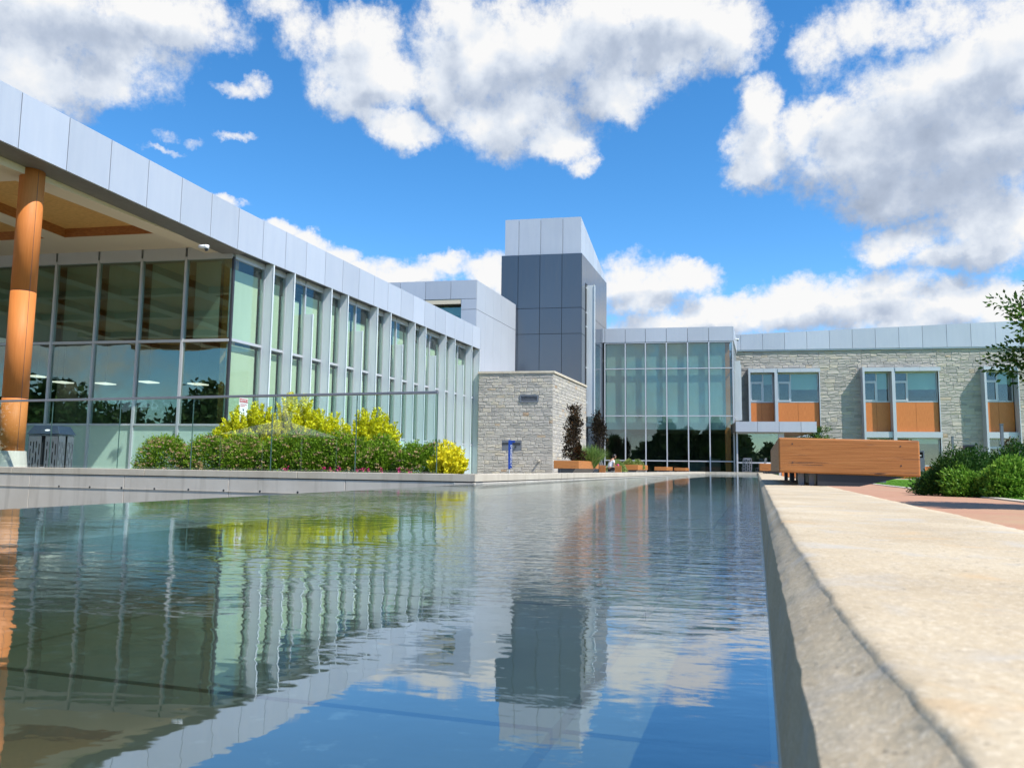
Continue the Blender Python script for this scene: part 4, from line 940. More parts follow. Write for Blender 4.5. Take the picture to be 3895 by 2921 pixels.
def bayset(x0, xm, x1, bls, low=True, ltop=True):
    # metal surround: deep left fin, post, head box, spandrel and lower head
    q = MB(); q.box(x0 - .14, x0 + .0, yq - FRD, yq + .25, 0 if low else ez1, zh1 + .03); q.box(x1, x1 + .06, yq - .08 if xm else yq - FRD, yq + .25, 0 if low else 0, zh1 + .03)
    if xm: q.box(xm - .12, xm + .10, yq - FRD * .75, yq + .2, 0, zh1 + .01)
    q.build('surround', m['aluminium'], sb)
    for (a, c) in ([(x0, xm - .12), (xm + .10, x1)] if xm else [(x0, x1)]):
        q = MB(); mid = a + (c - a) * .55; q.box(a + .02, mid - .005, yq - FRD * .8, yq + .2, zh1 - .28, zh1 - .0); q.box(mid + .005, c, yq - FRD * .8, yq + .2, zh1 - .28, zh1); q.build('head_box', m['aluminium'], sb)
        q = MB(); n_ = 3 if c - a > 3.6 else 2; w_ = (c - a) / n_
        for k in range(n_): q.box(a + w_ * k + .008, a + w_ * (k + 1) - .008, yq + .10, yq + .14, zsp + .02, zs1, random.random())
        q.build('spandrel', m['timber_spandrel'], sb)
        q = MB(); q.box(a, c + .02, yq - FRD * .55, yq + .2, zh2 - .06 + .002, zsp + .015); q.build('lower_head', m['aluminium'], sb)
        q = MB(); q.box(a, c, yq + .10, yq + .14, .05, zs2 - .01); q.build('ground_spandrel', m['timber_spandrel'], sb)
    k = 0
    for (a, c) in ([(x0, xm - .12), (xm + .10, x1)] if xm else [(x0, x1)]):
        big = c - a > 3.6
        bay(a + .02, c - .02, 'l', bls[k], 1); k += 1
        bay(a + .02, c - .02, 'r' if big else 'l', .34 if big else .2, 0)
    q = MB(); q.box(x0, x1, yq + .142, yq + .15, zsp - .3, zs1 + .01); q.box(x0, x1, yq + .142, yq + .15, 0, zs2); q.build('spandrel_backing', m['black'], sb)
bayset(A0, Am, A1, (.38, .56)); bayset(B0, Bm, B1, (.56, .58)); bayset(C0, None, C1, (.42,)); bayset(D0, Dm, D1, (.5, .5))
mb = MB(); mb.box(qx0, qx1, yq + 5.5, yq + 5.7, 0, qz); mb.box(qx0, qx1, yq + .45, yq + 5.5, 4.2, 4.6); mb.build('interior_wall', m['interior_dark'], sb)
mb = MB(); mb.box(qx0, qx1, yq + .41, yq + 14, qz - .1, qz + .05); mb.build('roof', m['dark_metal'], sb)
# ================================================================== foliage helpers
def unit(v): return v / np.maximum(1e-9, np.linalg.norm(v, axis=-1, keepdims=True))
def leaves(name, material, c, d, L, Wd, tones, parent, curl=.25, base=(0, 0, 0)):
    n = len(c); c = c - np.array(base); d = unit(d); L = np.broadcast_to(L, (n,))[:, None] * rng.uniform(.7, 1.25, (n, 1)); Wd = L * Wd
    r = rng.normal(size=(n, 3)); s = unit(np.cross(d, r)); nn = np.cross(s, d)
    V = np.zeros((n, 4, 3)); V[:, 0] = c; V[:, 1] = c + d * L * .45 + s * Wd * .5 + nn * Wd * .18; V[:, 2] = c + d * L - nn * L * curl * .5; V[:, 3] = c + d * L * .45 - s * Wd * .5 + nn * Wd * .18
    me = bpy.data.meshes.new(name); me.vertices.add(n * 4); me.vertices.foreach_set('co', V.reshape(-1)); me.loops.add(n * 4); me.loops.foreach_set('vertex_index', np.arange(n * 4))
    me.polygons.add(n); me.polygons.foreach_set('loop_start', np.arange(0, n * 4, 4)); me.polygons.foreach_set('loop_total', np.full(n, 4)); me.update()
    q = me.attributes.new('tone', 'FLOAT', 'FACE'); q.data.foreach_set('value', np.clip(tones, 0, 1)); me.materials.append(material)
    o = bpy.data.objects.new(name, me); C.objects.link(o); o.parent = parent; return o
def golden(loc_, rx, ry, h, label, ns=130, lean=(0, 0), tmean=.6, group='golden leaved shrubs behind the retaining wall'):
    r = thing('golden_shrub', loc_, label, 'shrub', group); c, d, t = [], [], []; mb = MB()
    for k in range(ns):
        a = random.uniform(0, 2 * math.pi); q = math.sqrt(random.random()); top = h * (1 - .5 * q ** 2.4) * random.uniform(.66, 1.08)
        p0 = np.array([.35 * rx * q * math.cos(a), .35 * ry * q * math.sin(a), 0]); p1 = np.array([rx * q * math.cos(a) + lean[0] * top, ry * q * math.sin(a) + lean[1] * top, top])
        bend = rng.normal(0, .05, 3); pts = [p0 + (p1 - p0) * s + bend * math.sin(math.pi * s) + np.array([0, 0, .12 * s * (1 - s)]) for s in np.linspace(0, 1, 7)]
        if k % 3 == 0: mb.tube(pts, [.007, .006, .005, .005, .004, .003, .002], 4, cap=False)
        L = np.linalg.norm(p1 - p0); m_ = int(L / .011); 
        for j in range(m_):
            s = .18 + .82 * j / m_; f = s * 6; i = min(5, int(f)); p = pts[i] + (pts[i + 1] - pts[i]) * (f - i); ax = unit(pts[i + 1] - pts[i])
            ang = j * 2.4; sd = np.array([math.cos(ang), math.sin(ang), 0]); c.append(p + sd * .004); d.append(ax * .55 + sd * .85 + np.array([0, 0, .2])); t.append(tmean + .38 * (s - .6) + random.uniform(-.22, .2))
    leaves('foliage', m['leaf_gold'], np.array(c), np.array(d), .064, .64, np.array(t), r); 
    o = mb
    me = o.build('stem', m['bark'], None, fix=False); me.parent = r
    return r
def mound(name, loc_, rx, ry, h, label, cat, material, n=7000, L=.032, flowers=0, group=None, W_=.5, tm=.5, lump=.16, fl='flower_tan', shoots=0):
    r = thing(name, loc_, label, cat, group)
    lumps = unit(rng.normal(size=(26, 3))); lumps[:, 2] = np.abs(lumps[:, 2]); la = rng.uniform(-1, 1.2, 26) * lump
    def rad(u): 
        dd = u @ lumps.T; return 1 + (np.clip((dd - .80) / .2, 0, 1) ** 1.5 * la).sum(axis=1)
    u = unit(rng.normal(size=(n, 3))); u[:, 2] = np.abs(u[:, 2]) * 1.0; u = unit(u); q = 1 - np.abs(rng.normal(0, .2, n)) ; q = np.clip(q + rng.normal(0, .04, n), .3, 1.1)
    p = u * (rad(u) * q)[:, None] * np.array([rx, ry, h]); p[:, 2] = p[:, 2] * 1.0 + .04
    d = u * 1.0 + rng.normal(0, .55, (n, 3)) + np.array([0, 0, .35])
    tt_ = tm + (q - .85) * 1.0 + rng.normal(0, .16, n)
    if shoots:
        c, dd = [], []
        for k in range(shoots):
            v = unit(rng.normal(size=(1, 3)))[0]; v[2] = abs(v[2]); v = v / np.linalg.norm(v); s = rad(v[None])[0]; b0 = v * s * .95 * np.array([rx, ry, h]); dr = unit(v + np.array([0, 0, .7]) + rng.normal(0, .25, 3)); ln = random.uniform(.08, .22)
            for j in range(16): c.append(b0 + dr * ln * j / 16); dd.append(dr + unit(rng.normal(size=3)) * .9)
        p = np.concatenate([p, np.array(c)]); d = np.concatenate([d, np.array(dd)]); tt_ = np.concatenate([tt_, rng.uniform(.5, .95, len(c))])
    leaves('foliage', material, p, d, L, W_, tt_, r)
    if flowers:
        c, d, t = [], [], []
        for k in range(flowers):
            v = unit(rng.normal(size=3)); v[2] = abs(v[2]) + .15; v = unit(v); s = rad(v[None])[0]; b0 = v * s * 1.0 * np.array([rx, ry, h]); tt = random.random()
            for j in range(16): c.append(b0 + rng.normal(0, .016, 3) * np.array([1.2, 1.2, .5])); d.append(np.array([0, 0, .8]) + rng.normal(0, .6, 3)); t.append(tt + random.uniform(-.3, .3))
        leaves('flower_heads', m[fl], np.array(c), np.array(d), .026, .9, np.array(t), r)
    return r
def tree(name, loc_, trunk_pts, rad0, crown, label, material, n, L, cat='tree', group=None, W_=.5, tips=70, droop=0., tm=.45):
    """crown: function() -> point in world-relative coordinates; limbs grow from the trunk to clump centres"""
    r = thing(name, loc_, label, cat, group); mb = MB(); mb.tube(trunk_pts, [rad0 * (1 - .75 * k / (len(trunk_pts) - 1)) for k in range(len(trunk_pts))], 10)
    c, d, t = [], [], []; T = [np.array(p, float) for p in trunk_pts]
    for k in range(tips):
        e = np.array(crown()); s = min(len(T) - 1.01, max(.8, (random.random() ** .8) * (len(T) - 1))); i = int(s); b0 = T[i] + (T[i + 1] - T[i]) * (s - i)
        if b0[2] > e[2] - .1: b0 = T[max(1, i - 1)]
        mid = (b0 + e) / 2 + rng.normal(0, .06, 3) * np.linalg.norm(e - b0) + np.array([0, 0, .08 * np.linalg.norm(e - b0)])
        ln = np.linalg.norm(e - b0); pts = [b0, (b0 + mid) / 2 + rng.normal(0, .02, 3), mid, (mid + e) / 2 + rng.normal(0, .03, 3), e]; mb.tube([tuple(p) for p in pts], [max(.004, rad0 * .3 * (1 - k_ / 4.3)) for k_ in range(5)], 5, cap=False)
        per = n // tips; tn_ = random.uniform(-.18, .18)
        for j in range(per):
            s = 1.12 - abs(random.gauss(0, .34)); s = max(.25, s); f = min(3.999, s * 4); i = int(f); p = pts[i] + (pts[i + 1] - pts[i]) * (f - i) if s < 1 else pts[4] + (pts[4] - pts[3]) * (s - 1) * 4
            off = rng.normal(0, 1, 3); off = off / np.linalg.norm(off) * random.random() ** .6 * (.07 + .16 * min(1.2, ln)) * (.55 + .5 * math.sin(min(1, s) * 3))
            c.append(p + off); d.append(unit(off) * .6 + unit(pts[4] - pts[0]) * .5 + np.array([0, 0, .15 - droop])); t.append(tm + tn_ + random.gauss(0, .2) + .15 * (s - .6))
    leaves('crown', material, np.array(c), np.array(d), L, W_, np.array(t), r)
    o = mb.build('trunk', m['bark'], None, smooth=True); o.parent = r; return r

# ------------------------------------------------------------------ planting behind the retaining wall
mb = MB(); mb.hexa([(-11.2, 14.65, 0), (-3.3, 13.15, 0), (-3.7, 19.0, 0), (-11.2, 19.0, 0), (-11.2, 14.65, .30), (-3.3, 13.15, .30), (-3.7, 19.0, .30), (-11.2, 19.0, .30)]); st(mb.build('planting_bed', m['soil']))
def gp(px, y, z=.28): p = ony(px, 1780, y); return (p[0], p[1], z)
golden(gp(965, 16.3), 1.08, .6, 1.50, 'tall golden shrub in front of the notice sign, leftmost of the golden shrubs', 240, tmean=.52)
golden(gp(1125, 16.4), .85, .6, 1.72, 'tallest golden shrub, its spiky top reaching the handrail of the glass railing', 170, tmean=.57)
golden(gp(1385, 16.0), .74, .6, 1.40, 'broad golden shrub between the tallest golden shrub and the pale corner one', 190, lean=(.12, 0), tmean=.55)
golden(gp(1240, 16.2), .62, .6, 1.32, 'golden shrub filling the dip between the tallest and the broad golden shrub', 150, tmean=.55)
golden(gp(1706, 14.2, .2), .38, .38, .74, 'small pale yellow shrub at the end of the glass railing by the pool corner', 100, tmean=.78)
SP = [(640, 15.9, .58, .88), (800, 15.7, .55, .86), (930, 15.5, .50, .84), (1075, 15.5, .55, .86), (1210, 15.3, .52, .86), (1330, 15.2, .48, .82), (1450, 15.0, .46, .78), (1600, 14.8, .44, .68)]
SL = ['leftmost green shrub with tan flower heads beside the frosted glazing', 'second green shrub from the left, thick with tan flower heads', 'green shrub with tan flower heads below the notice sign', 'dense green shrub directly below the tallest golden shrub',
      'green shrub with few flower heads in the middle of the hedge', 'leafy green shrub between the two big golden shrubs', 'bright green shrub below the right golden shrub', 'low green shrub between the broad golden shrub and the pale corner one']
for (px, y, rr_, hh), lb in zip(SP, SL):
    hh *= .9
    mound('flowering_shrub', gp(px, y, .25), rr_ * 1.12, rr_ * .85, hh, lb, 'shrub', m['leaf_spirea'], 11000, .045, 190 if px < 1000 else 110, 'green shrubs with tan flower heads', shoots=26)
FL = ['leftmost pink flower, alone below the tallest golden shrub', 'pink flower just left of the raised pink bloom', 'pink bloom standing highest above the coping', 'pink flower just right of the raised pink bloom', 'pink flower below the bright green shrub, left of the close pair', 'left one of a close pair of pink flowers on the coping', 'right one of a close pair of pink flowers on the coping', 'faint pink flower between the close pair and the last two', 'second pink flower from the right', 'rightmost pink flower near the small pale yellow shrub']
for k, px in enumerate((1090, 1232, 1256, 1291, 1355, 1382, 1400, 1450, 1518, 1556)):
    y = 13.25 + (1700 - px) * .0012 + .25; r = thing('pink_flower', gp(px, y, .26), FL[k], 'flower', 'pink bedding flowers along the coping')
    n = 24; c = rng.normal(0, .020, (n, 3)) + np.array([0, 0, .15 + (.03 if k == 1 else 0)]); leaves('bloom', m['flower_pink'], c, rng.normal(size=(n, 3)) + np.array([0, 0, .6]), .028, .9, rng.uniform(0, 1, n), r)
    c = rng.normal(0, .03, (60, 3)) + np.array([0, 0, .07]); leaves('leaf', m['leaf_spirea'], c, rng.normal(size=(60, 3)) + np.array([0, 0, .8]), .03, .6, rng.uniform(0, 1, 60), r)

# ------------------------------------------------------------------ glass railing
rA = c0 + dW * .75 + np.array([0, .22, 0]); ztop = .5 + 1.27
rl = thing('glass_railing', tuple(rA), 'frameless glass railing with a grey metal handrail along the left wall', 'railing')
def RF(u, n, z): p = rA + dW * u + np.array([-dW[1], dW[0], 0]) * n; return (p[0], p[1], z)
mb = MB(); mb.obox(RF, 0, 13, -.03, .03, ztop - .045, ztop); mb.build('handrail', m['rail_metal'], rl, bevel=.006)
u = 0.0
jr = [0, 1.55, 3.28, 5.05, 6.8, 8.55, 10.3, 12.05]
for a, c in zip(jr[:-1], jr[1:]): mb = MB(); mb.obox(RF, a + .007, c - .007, -.006, .006, .39, ztop - .05); mb.build('glass_panel', m['glass_rail'], rl)
mb = MB()
for j in jr[1:-1]: mb.obox(RF, j - .007, j + .007, -.0055, .0055, .39, ztop - .05)
mb.obox(RF, -.0, .011, -.0055, .0055, .39, ztop - .05); mb.build('glass_edge', m['glass_edge'], rl)

# ------------------------------------------------------------------ litter bin by the column
def bin_():
    p = ony(190, 1765, 16.1); r = thing('litter_bin', (p[0], p[1], 0), 'grey metal litter bin with slotted panels and a dark lid beside the orange column', 'litter bin', rz=R(12))
    r['glob'] = 0; r.scale = (1.12, 1.12, 1.05)
    w, h = .56, 1.06
    holes = [slot(x, z, .05, hh) for x, z, hh in ((-.18, .86, .10), (-.18, .62, .26), (-.18, .30, .26), (-.06, .78, .26), (-.06, .44, .26), (-.06, .14, .2), (.06, .84, .16), (.06, .56, .26), (.06, .24, .26), (.18, .74, .26), (.18, .40, .26), (.18, .12, .16))]
    def pan(w2, hs): return curve_panel([(-w2, .0), (w2, .0), (w2, h), (-w2, h)], hs, .006)
    for k in range(4):
        a = k * math.pi / 2; ca, sa = math.cos(a), math.sin(a)
        for sgn, nm in ((-1, 'panel'), (1, 'panel')):
            hs = [[(x * .48, z) for x, z in hl] for hl in holes]
            vs, fs = curve_panel([(-.125, .02), (.125, .02), (.125, h), (-.125, h)], hs, .006)
            q = MB(); add_vf(q, vs, fs, lambda x, y, z: ((x + sgn * .165) * ca - (-w / 2 - .02 + y) * sa * 1, (x + sgn * .165) * sa + (-w / 2 - .02 + y) * ca, z)); q.build('panel', m['grey_metal'], r, fix=False)
    q = MB(); q.box(-.24, .24, -.24, .24, .03, 1.03); q.build('liner', m['dark_metal'], r)
    q = MB(); q.hexa([(-.33, -.33, 1.07), (.33, -.33, 1.07), (.33, .33, 1.07), (-.33, .33, 1.07), (-.24, -.24, 1.26), (.24, -.24, 1.26), (.24, .24, 1.26), (-.24, .24, 1.26)])
    l_ = q.build('lid', mat('lid_blue', lambda t: prin(t, (.035, .055, .09), .35)), r, bevel=.01)
    q = MB(); n = 16; q.poly([(.06 + .055 * math.cos(2 * math.pi * k / n), -.291 + .009 * math.sin(2 * math.pi * k / n), 1.155 + .02 * math.sin(2 * math.pi * k / n)) for k in range(n)]); q.build('badge', m['white_paint'], l_, fix=False)
    q = MB(); q.box(-.03, .05, -.31, -.27, .12, .36); q.box(-.015, .03, -.33, -.3, .2, .26); q.build('latch', m['aluminium'], r)
bin_()

# ------------------------------------------------------------------ slab benches (long timber boxes on dark legs)
def slab_bench(loc_, label, tilt=0., length=4.0, wd=1.07, ht=.29, zlo=.487, ground=0.0, rz=-R(6.628), plants=None, legs=True, sc_=1.0):
    r = thing('timber_bench', (loc_[0], loc_[1], ground), label, 'bench', 'long timber box benches beside the pool', rz=rz); r['glob'] = 0
    zl = zlo - ground; q = MB(); tl = math.tan(tilt)
    q.hexa([(0, 0, zl), (wd, 0, zl - wd * tl), (wd, length, zl - wd * tl), (0, length, zl), (0, 0, zl + ht), (wd, 0, zl + ht - wd * tl), (wd, length, zl + ht - wd * tl), (0, length, zl + ht)])
    b_ = q.build('timber_box', m['bench_wood'], r, bevel=.012)
    for y in (.1, length * .5, length - .25):
        for xl_ in (.16, .24): q = MB(); q.box(xl_, xl_ + .04, y, y + .15, .0, zl - .001); q.build('leg', m['grey_metal'], r)
    q = MB(); q.hexa([(.30, .02, 0), (.62, .02, 0), (.62, length - .1, 0), (.30, length - .1, 0), (.30, .02, zl - .003), (.96, .02, zl - .95 * tl - .003), (.96, length - .1, zl - .95 * tl - .003), (.30, length - .1, zl - .003)])
    q.build('base', m['dark_metal'], r)
    q = MB()
    for x, z in ((.11, .24), (.11, .085), (.93, .24), (.93, .085)): q.tube([(x, -.002, zl + z - x * tl), (x, .004, zl + z - x * tl)], .006, 8)
    q.build('bolt', m['dark_metal'], b_)
    return r
P1 = at(2963, 1796, 6.6); slab_bench((P1[0], P1[1]), 'large weathered orange-brown timber bench overhanging the near pool coping', tilt=R(1.25), ground=.381)
P2 = at(2889, 1790, 31); slab_bench((P2[0], P2[1]), 'timber bench glimpsed behind the large near bench, by the cafe chairs', ground=.381)
for px, D, wd, ht, ln, zl, lb in ((2105.6, 34, 1.12, .34, 4.0, .48, 'timber planter bench at the corner of the stone annexe holding dark purple trees'),
                                  (2359, 45, 1.02, .29, 3.6, .44, 'timber bench just right of the seated woman'), (2489, 49, .76, .23, 3.0, .42, 'third timber bench along the far left pool edge'), (2564, 51.5, .74, .20, 2.2, .41, 'smallest and farthest timber bench along the left pool edge')):
    p = at(px, 1780, D); slab_bench((p[0], p[1]), lb, wd=wd, ht=ht, length=ln, zlo=zl, rz=-R(7.8))
# low timber screen ends beside the woman
for px, D in ((2290, 39), (2351, 40.5)):
    p = at(px, 1780, D); r = thing('timber_end', (p[0], p[1], 0), 'low upright timber end panel %s of the seated woman' % ('left' if px < 2300 else 'right'), 'panel', rz=-R(7)); r['glob'] = 0
    q = MB()
    for k in range(5): q.box(-.16 + k * .07, -.16 + k * .07 + .05, -.04, .04, 0, .66)
    q.build('slats', m['bench_wood'], r)

# ------------------------------------------------------------------ chairs
def adirondack(loc_, label, material, rz):
    r = thing('lounge_chair', loc_, label, 'chair', 'slatted lounge chairs by the planter', rz=rz); r['glob'] = 0     # faces local +Y... backrest at -Y
    q = MB()
    for k in range(5):
        x = (k - 2) * .115; top = 1.06 - .035 * abs(k - 2) ** 1.6; q.hexa([(x - .045, -.20, .34), (x + .045, -.20, .34), (x + .045, -.18, .34), (x - .045, -.18, .34), (x * 1.12 - .052, -.50, top), (x * 1.12 + .052, -.50, top), (x * 1.12 + .052, -.48, top), (x * 1.12 - .052, -.48, top)])
    q.build('backrest', material, r); q = MB()
    for k in range(6): y = -.2 + k * .105; z = .30 + .016 * k; q.box(-.27, .27, y, y + .09, z, z + .022)
    q.build('seat', material, r)
    for s in (-1, 1):
        q = MB(); q.box(s * .32 - .055, s * .32 + .055, -.38, .42, .58, .602); q.build('armrest', material, r)
        q = MB(); q.box(s * .29 - .014, s * .29 + .014, .28, .37, 0, .58); q.build('leg', material, r)
        q = MB(); q.hexa([(s * .27 - .014, -.52, 0), (s * .27 + .014, -.52, 0), (s * .27 + .014, -.40, 0), (s * .27 - .014, -.40, 0), (s * .27 - .014, .28, .27), (s * .27 + .014, .28, .27), (s * .27 + .014, .34, .38), (s * .27 - .014, .34, .38)]); q.build('leg', material, r)
    return r
pc = at(2318, 1780, 41.2); chair_rz = -R(62)
adirondack((pc[0] - .12, pc[1] + .06, 0), 'light grey slatted lounge chair with the woman sitting in it', m['grey_metal'] if False else mat('chair_grey', lambda t: prin(t, (.26, .27, .29), .5)), chair_rz)
pc2 = at(2262, 1780, 42.0); adirondack((pc2[0], pc2[1], 0), 'charcoal slatted lounge chair behind the planter grass', m['dark_metal'], -R(80))
def cafe_chair(loc_, label, rz):
    r = thing('cafe_chair', loc_, label, 'chair', 'perforated metal cafe chairs', rz=rz); r['glob'] = 0
    holes = []
    for i in range(4):
        for j in range(4): holes.append(slot(-.195 + i * .13, .10 + j * .185 + (.08 if i % 2 else 0), .085, .15))
    vs, fs = curve_panel([(-.28, 0), (.28, 0), (.30, .6), (.27, .86), (.2, .90), (-.2, .90), (-.27, .86), (-.30, .6)], holes, .012)
    q = MB(); add_vf(q, vs, fs, lambda x, y, z: (x, y - .25 - .16 * z + .45 * x * x, z + .40)); q.build('backrest', m['grey_metal'], r, fix=False)
    vs, fs = curve_panel([(-.27, -.25), (.27, -.25), (.25, .25), (-.25, .25)], [slot(x, 0, .05, .36) for x in (-.18, -.06, .06, .18)], .012)
    q = MB(); add_vf(q, vs, fs, lambda x, y, z: (x, z, .44 + y)); q.build('seat', m['grey_metal'], r, fix=False)
    for sx in (-1, 1):
        for sy in (-1, 1): q = MB(); q.tube([(sx * .24, sy * .22, .44), (sx * .29, sy * .27, 0)], .014, 8); q.build('leg', m['grey_metal'], r)
        q = MB(); q.tube([(sx * .28, -.27, .66), (sx * .31, 0, .67), (sx * .29, .22, .66), (sx * .25, .22, .45)], .012, 8); q.build('armrest', m['grey_metal'], r)
    return r
for px, D, rz, lb in ((2841, 50.5, 0, 'perforated metal cafe chair seen square on from behind, before the lobby glass'), (2892, 50.5, R(70), 'perforated metal cafe chair turned sideways beside the far timber bench'), (2846, 52.6, R(180), 'metal cafe chair facing the pool behind the square-on one'), (2905, 52.6, R(175), 'metal cafe chair with a white back tucked behind the far timber bench')):
    p = at(px, 1780, D); cafe_chair((p[0], p[1], 0), lb, rz)
p = at(2905, 1780, 51.6); r = thing('cafe_table', (p[0], p[1], 0), 'round white cafe table between the cafe chairs near the lobby', 'table'); r['glob'] = 0
q = MB(); q.tube([(0, 0, .95), (0, 0, .98)], .45, 24); q.build('table_top', m['white_paint'], r); q = MB(); q.tube([(0, 0, .02), (0, 0, .95)], .035, 10); q.build('pedestal', m['grey_metal'], r); q = MB(); q.tube([(0, 0, 0), (0, 0, .03)], .25, 20); q.build('foot', m['grey_metal'], r)

# ------------------------------------------------------------------ seated woman
def skinned(name, verts, edges, material, parent, root=0, sub=2):
    me = bpy.data.meshes.new(name); me.from_pydata([v[:3] for v in verts], edges, []); me.materials.append(material)
    o = bpy.data.objects.new(name, me); C.objects.link(o); s = o.modifiers.new('skin', 'SKIN'); s.use_smooth_shade = True; d_ = o.modifiers.new('sub', 'SUBSURF'); d_.levels = sub; d_.render_levels = sub
    for i, v in enumerate(verts):
        r_ = v[3]; me.skin_vertices[0].data[i].radius = (r_, v[4] if len(v) > 4 else r_); me.skin_vertices[0].data[i].use_root = (i == root)
    dg = bpy.context.evaluated_depsgraph_get(); m2 = bpy.data.meshes.new_from_object(o.evaluated_get(dg)); m2.name = name; bpy.data.objects.remove(o)
    o = bpy.data.objects.new(name, m2); C.objects.link(o); o.parent = parent; m2.polygons.foreach_set('use_smooth', [True] * len(m2.polygons)); return o
def woman():
    r = thing('person', (pc[0], pc[1], 0), 'woman in a white blouse and black trousers sitting bent over her lap', 'person', rz=chair_rz); r['glob'] = 0
    # local +Y is forward
    V = [(0, -.06, .42, .13), (0, .02, .58, .12), (0, .10, .78, .13), (0, .16, .92, .10), (0, .20, 1.0, .05), (0, .235, 1.045, .048)]; E = [(0, 1), (1, 2), (2, 3), (3, 4), (4, 5)]
    def chain(start, pts):
        prev = start
        for p in pts: V.append(p); E.append((prev, len(V) - 1)); prev = len(V) - 1
        return prev
    for s in (-1, 1):
        chain(0, [(s * .10, .02, .44, .085), (s * .13, .24, .47, .075), (s * .15, .44, .50, .06), (s * .15, .46, .28, .05), (s * .15, .44, .09, .036), (s * .155, .52, .04, .035), (s * .16, .60, .03, .028)])
        w = chain(3, [(s * .16, .17, .91, .05), (s * .20, .17, .80, .043), (s * .23, .18, .66, .036), (s * .17, .30, .61, .03), (s * .10, .39, .60, .022), (s * .085, .43, .598, .026)])
        for k in range(4): chain(w, [(s * (.05 + .022 * k), .46 + .006 * (k % 2), .592, .0095), (s * (.05 + .02 * k), .485, .582, .0085), (s * (.05 + .019 * k), .50 - .004 * k, .566, .0075)])
        chain(w, [(s * .055, .43, .585, .01), (s * .042, .45, .572, .009)])
    skinned('body', V, E, m['skin'], r)
    # head: one shaped mesh with eye sockets, nose, chin, ears
    bm = bmesh.new(); bmesh.ops.create_uvsphere(bm, u_segments=28, v_segments=22, radius=1)
    for v in bm.verts:
        x, y, z = v.co; sx, sy, sz = .074, .092, .112
        if z < 0: sx *= 1 + z * .28; sy *= 1 + z * .12
        X, Y, Z = x * sx, y * sy, z * sz
        if y > .5: Y += .022 * math.exp(-((x / .16) ** 2 + ((z + .18) / .22) ** 2)); Y += .008 * math.exp(-((x / .3) ** 2 + ((z + .52) / .1) ** 2)); Y -= .010 * (math.exp(-(((abs(x) - .38) / .15) ** 2 + ((z - .06) / .12) ** 2)))
        if abs(x) > .93 and abs(z) < .25: X *= 1.12
        v.co = (X, Y, Z)
    hm = Matrix.Translation((0, .285, 1.135)) @ Matrix.Rotation(R(-32), 4, 'X')
    bmesh.ops.transform(bm, matrix=hm, verts=bm.verts); me = bpy.data.meshes.new('head'); bm.to_mesh(me); bm.free(); me.materials.append(m['skin']); me.polygons.foreach_set('use_smooth', [True] * len(me.polygons)); hd_ = bpy.data.objects.new('head', me); C.objects.link(hd_); hd_.parent = r
    q = MB()
    for s in (-1, 1): 
        for a, rr_ in (((s * .028, .086, .008), .008),): p = hm @ Vector(a); q.tube([p, p + hm.to_3x3() @ Vector((0, .004, 0))], rr_, 8)
    q.build('eyes', m['black'], hd_)
    q = MB(); p = hm @ Vector((-.02, .088, -.058)); p2 = hm @ Vector((.02, .088, -.058)); q.tube([p, p2], .004, 6); q.build('mouth', m['pink_cloth'], hd_)
    bm = bmesh.new(); bmesh.ops.create_uvsphere(bm, u_segments=24, v_segments=18, radius=1)
    for v in bm.verts:
        x, y, z = v.co; v.co = (x * .083, y * .098 - .014, z * .116 + .012)
        if y > .35 and z < .55: v.co.y = min(v.co.y, .045)
    bmesh.ops.transform(bm, matrix=hm, verts=bm.verts); me = bpy.data.meshes.new('hair'); bm.to_mesh(me); bm.free(); me.materials.append(m['hair']); me.polygons.foreach_set('use_smooth', [True] * len(me.polygons)); o = bpy.data.objects.new('hair', me); C.objects.link(o); o.parent = r
    V2 = [(0, .0, .52, .135), (0, .06, .70, .135), (0, .13, .88, .125), (0, .17, .955, .075)]; E2 = [(0, 1), (1, 2), (2, 3)]
    for s in (-1, 1): V2.append((s * .165, .17, .905, .062)); E2.append((2, len(V2) - 1)); V2.append((s * .205, .17, .78, .060)); E2.append((len(V2) - 2, len(V2) - 1))
    skinned('blouse', V2, E2, m['white_cloth'], r)
    V3 = [(0, -.06, .46, .14)]; E3 = []
    for s in (-1, 1):
        k = len(V3); V3 += [(s * .10, .04, .45, .10), (s * .13, .25, .475, .088), (s * .15, .45, .50, .075), (s * .15, .47, .30, .068), (s * .15, .45, .14, .062)]; E3 += [(0, k), (k, k + 1), (k + 1, k + 2), (k + 2, k + 3), (k + 3, k + 4)]
    skinned('trousers', V3, E3, m['trousers'], r)
    for s in (-1, 1): q = MB(); q.hexa([(s * .16 - .045, .40, 0), (s * .16 + .045, .40, 0), (s * .16 + .04, .66, 0), (s * .16 - .04, .66, 0), (s * .16 - .04, .40, .09), (s * .16 + .04, .40, .09), (s * .16 + .035, .65, .045), (s * .16 - .035, .65, .045)]); q.build('shoe', m['black'], r, bevel=.015)
    return r
woman()
r = thing('handbag', (pc[0], pc[1], 0), 'small bright pink bag on the lap of the seated woman', 'bag', rz=chair_rz); r['glob'] = 0
q = MB(); q.hexa([(-.15, .40, .56), (.15, .40, .56), (.15, .52, .56), (-.15, .52, .56), (-.12, .43, .74), (.12, .43, .74), (.12, .50, .74), (-.12, .50, .74)]); q.build('bag_body', m['pink_cloth'], r, bevel=.025)
q = MB(); q.tube([(-.08, .465, .73), (-.06, .465, .82), (.06, .465, .82), (.08, .465, .73)], .007, 6); q.build('handle', m['dark_metal'], r)

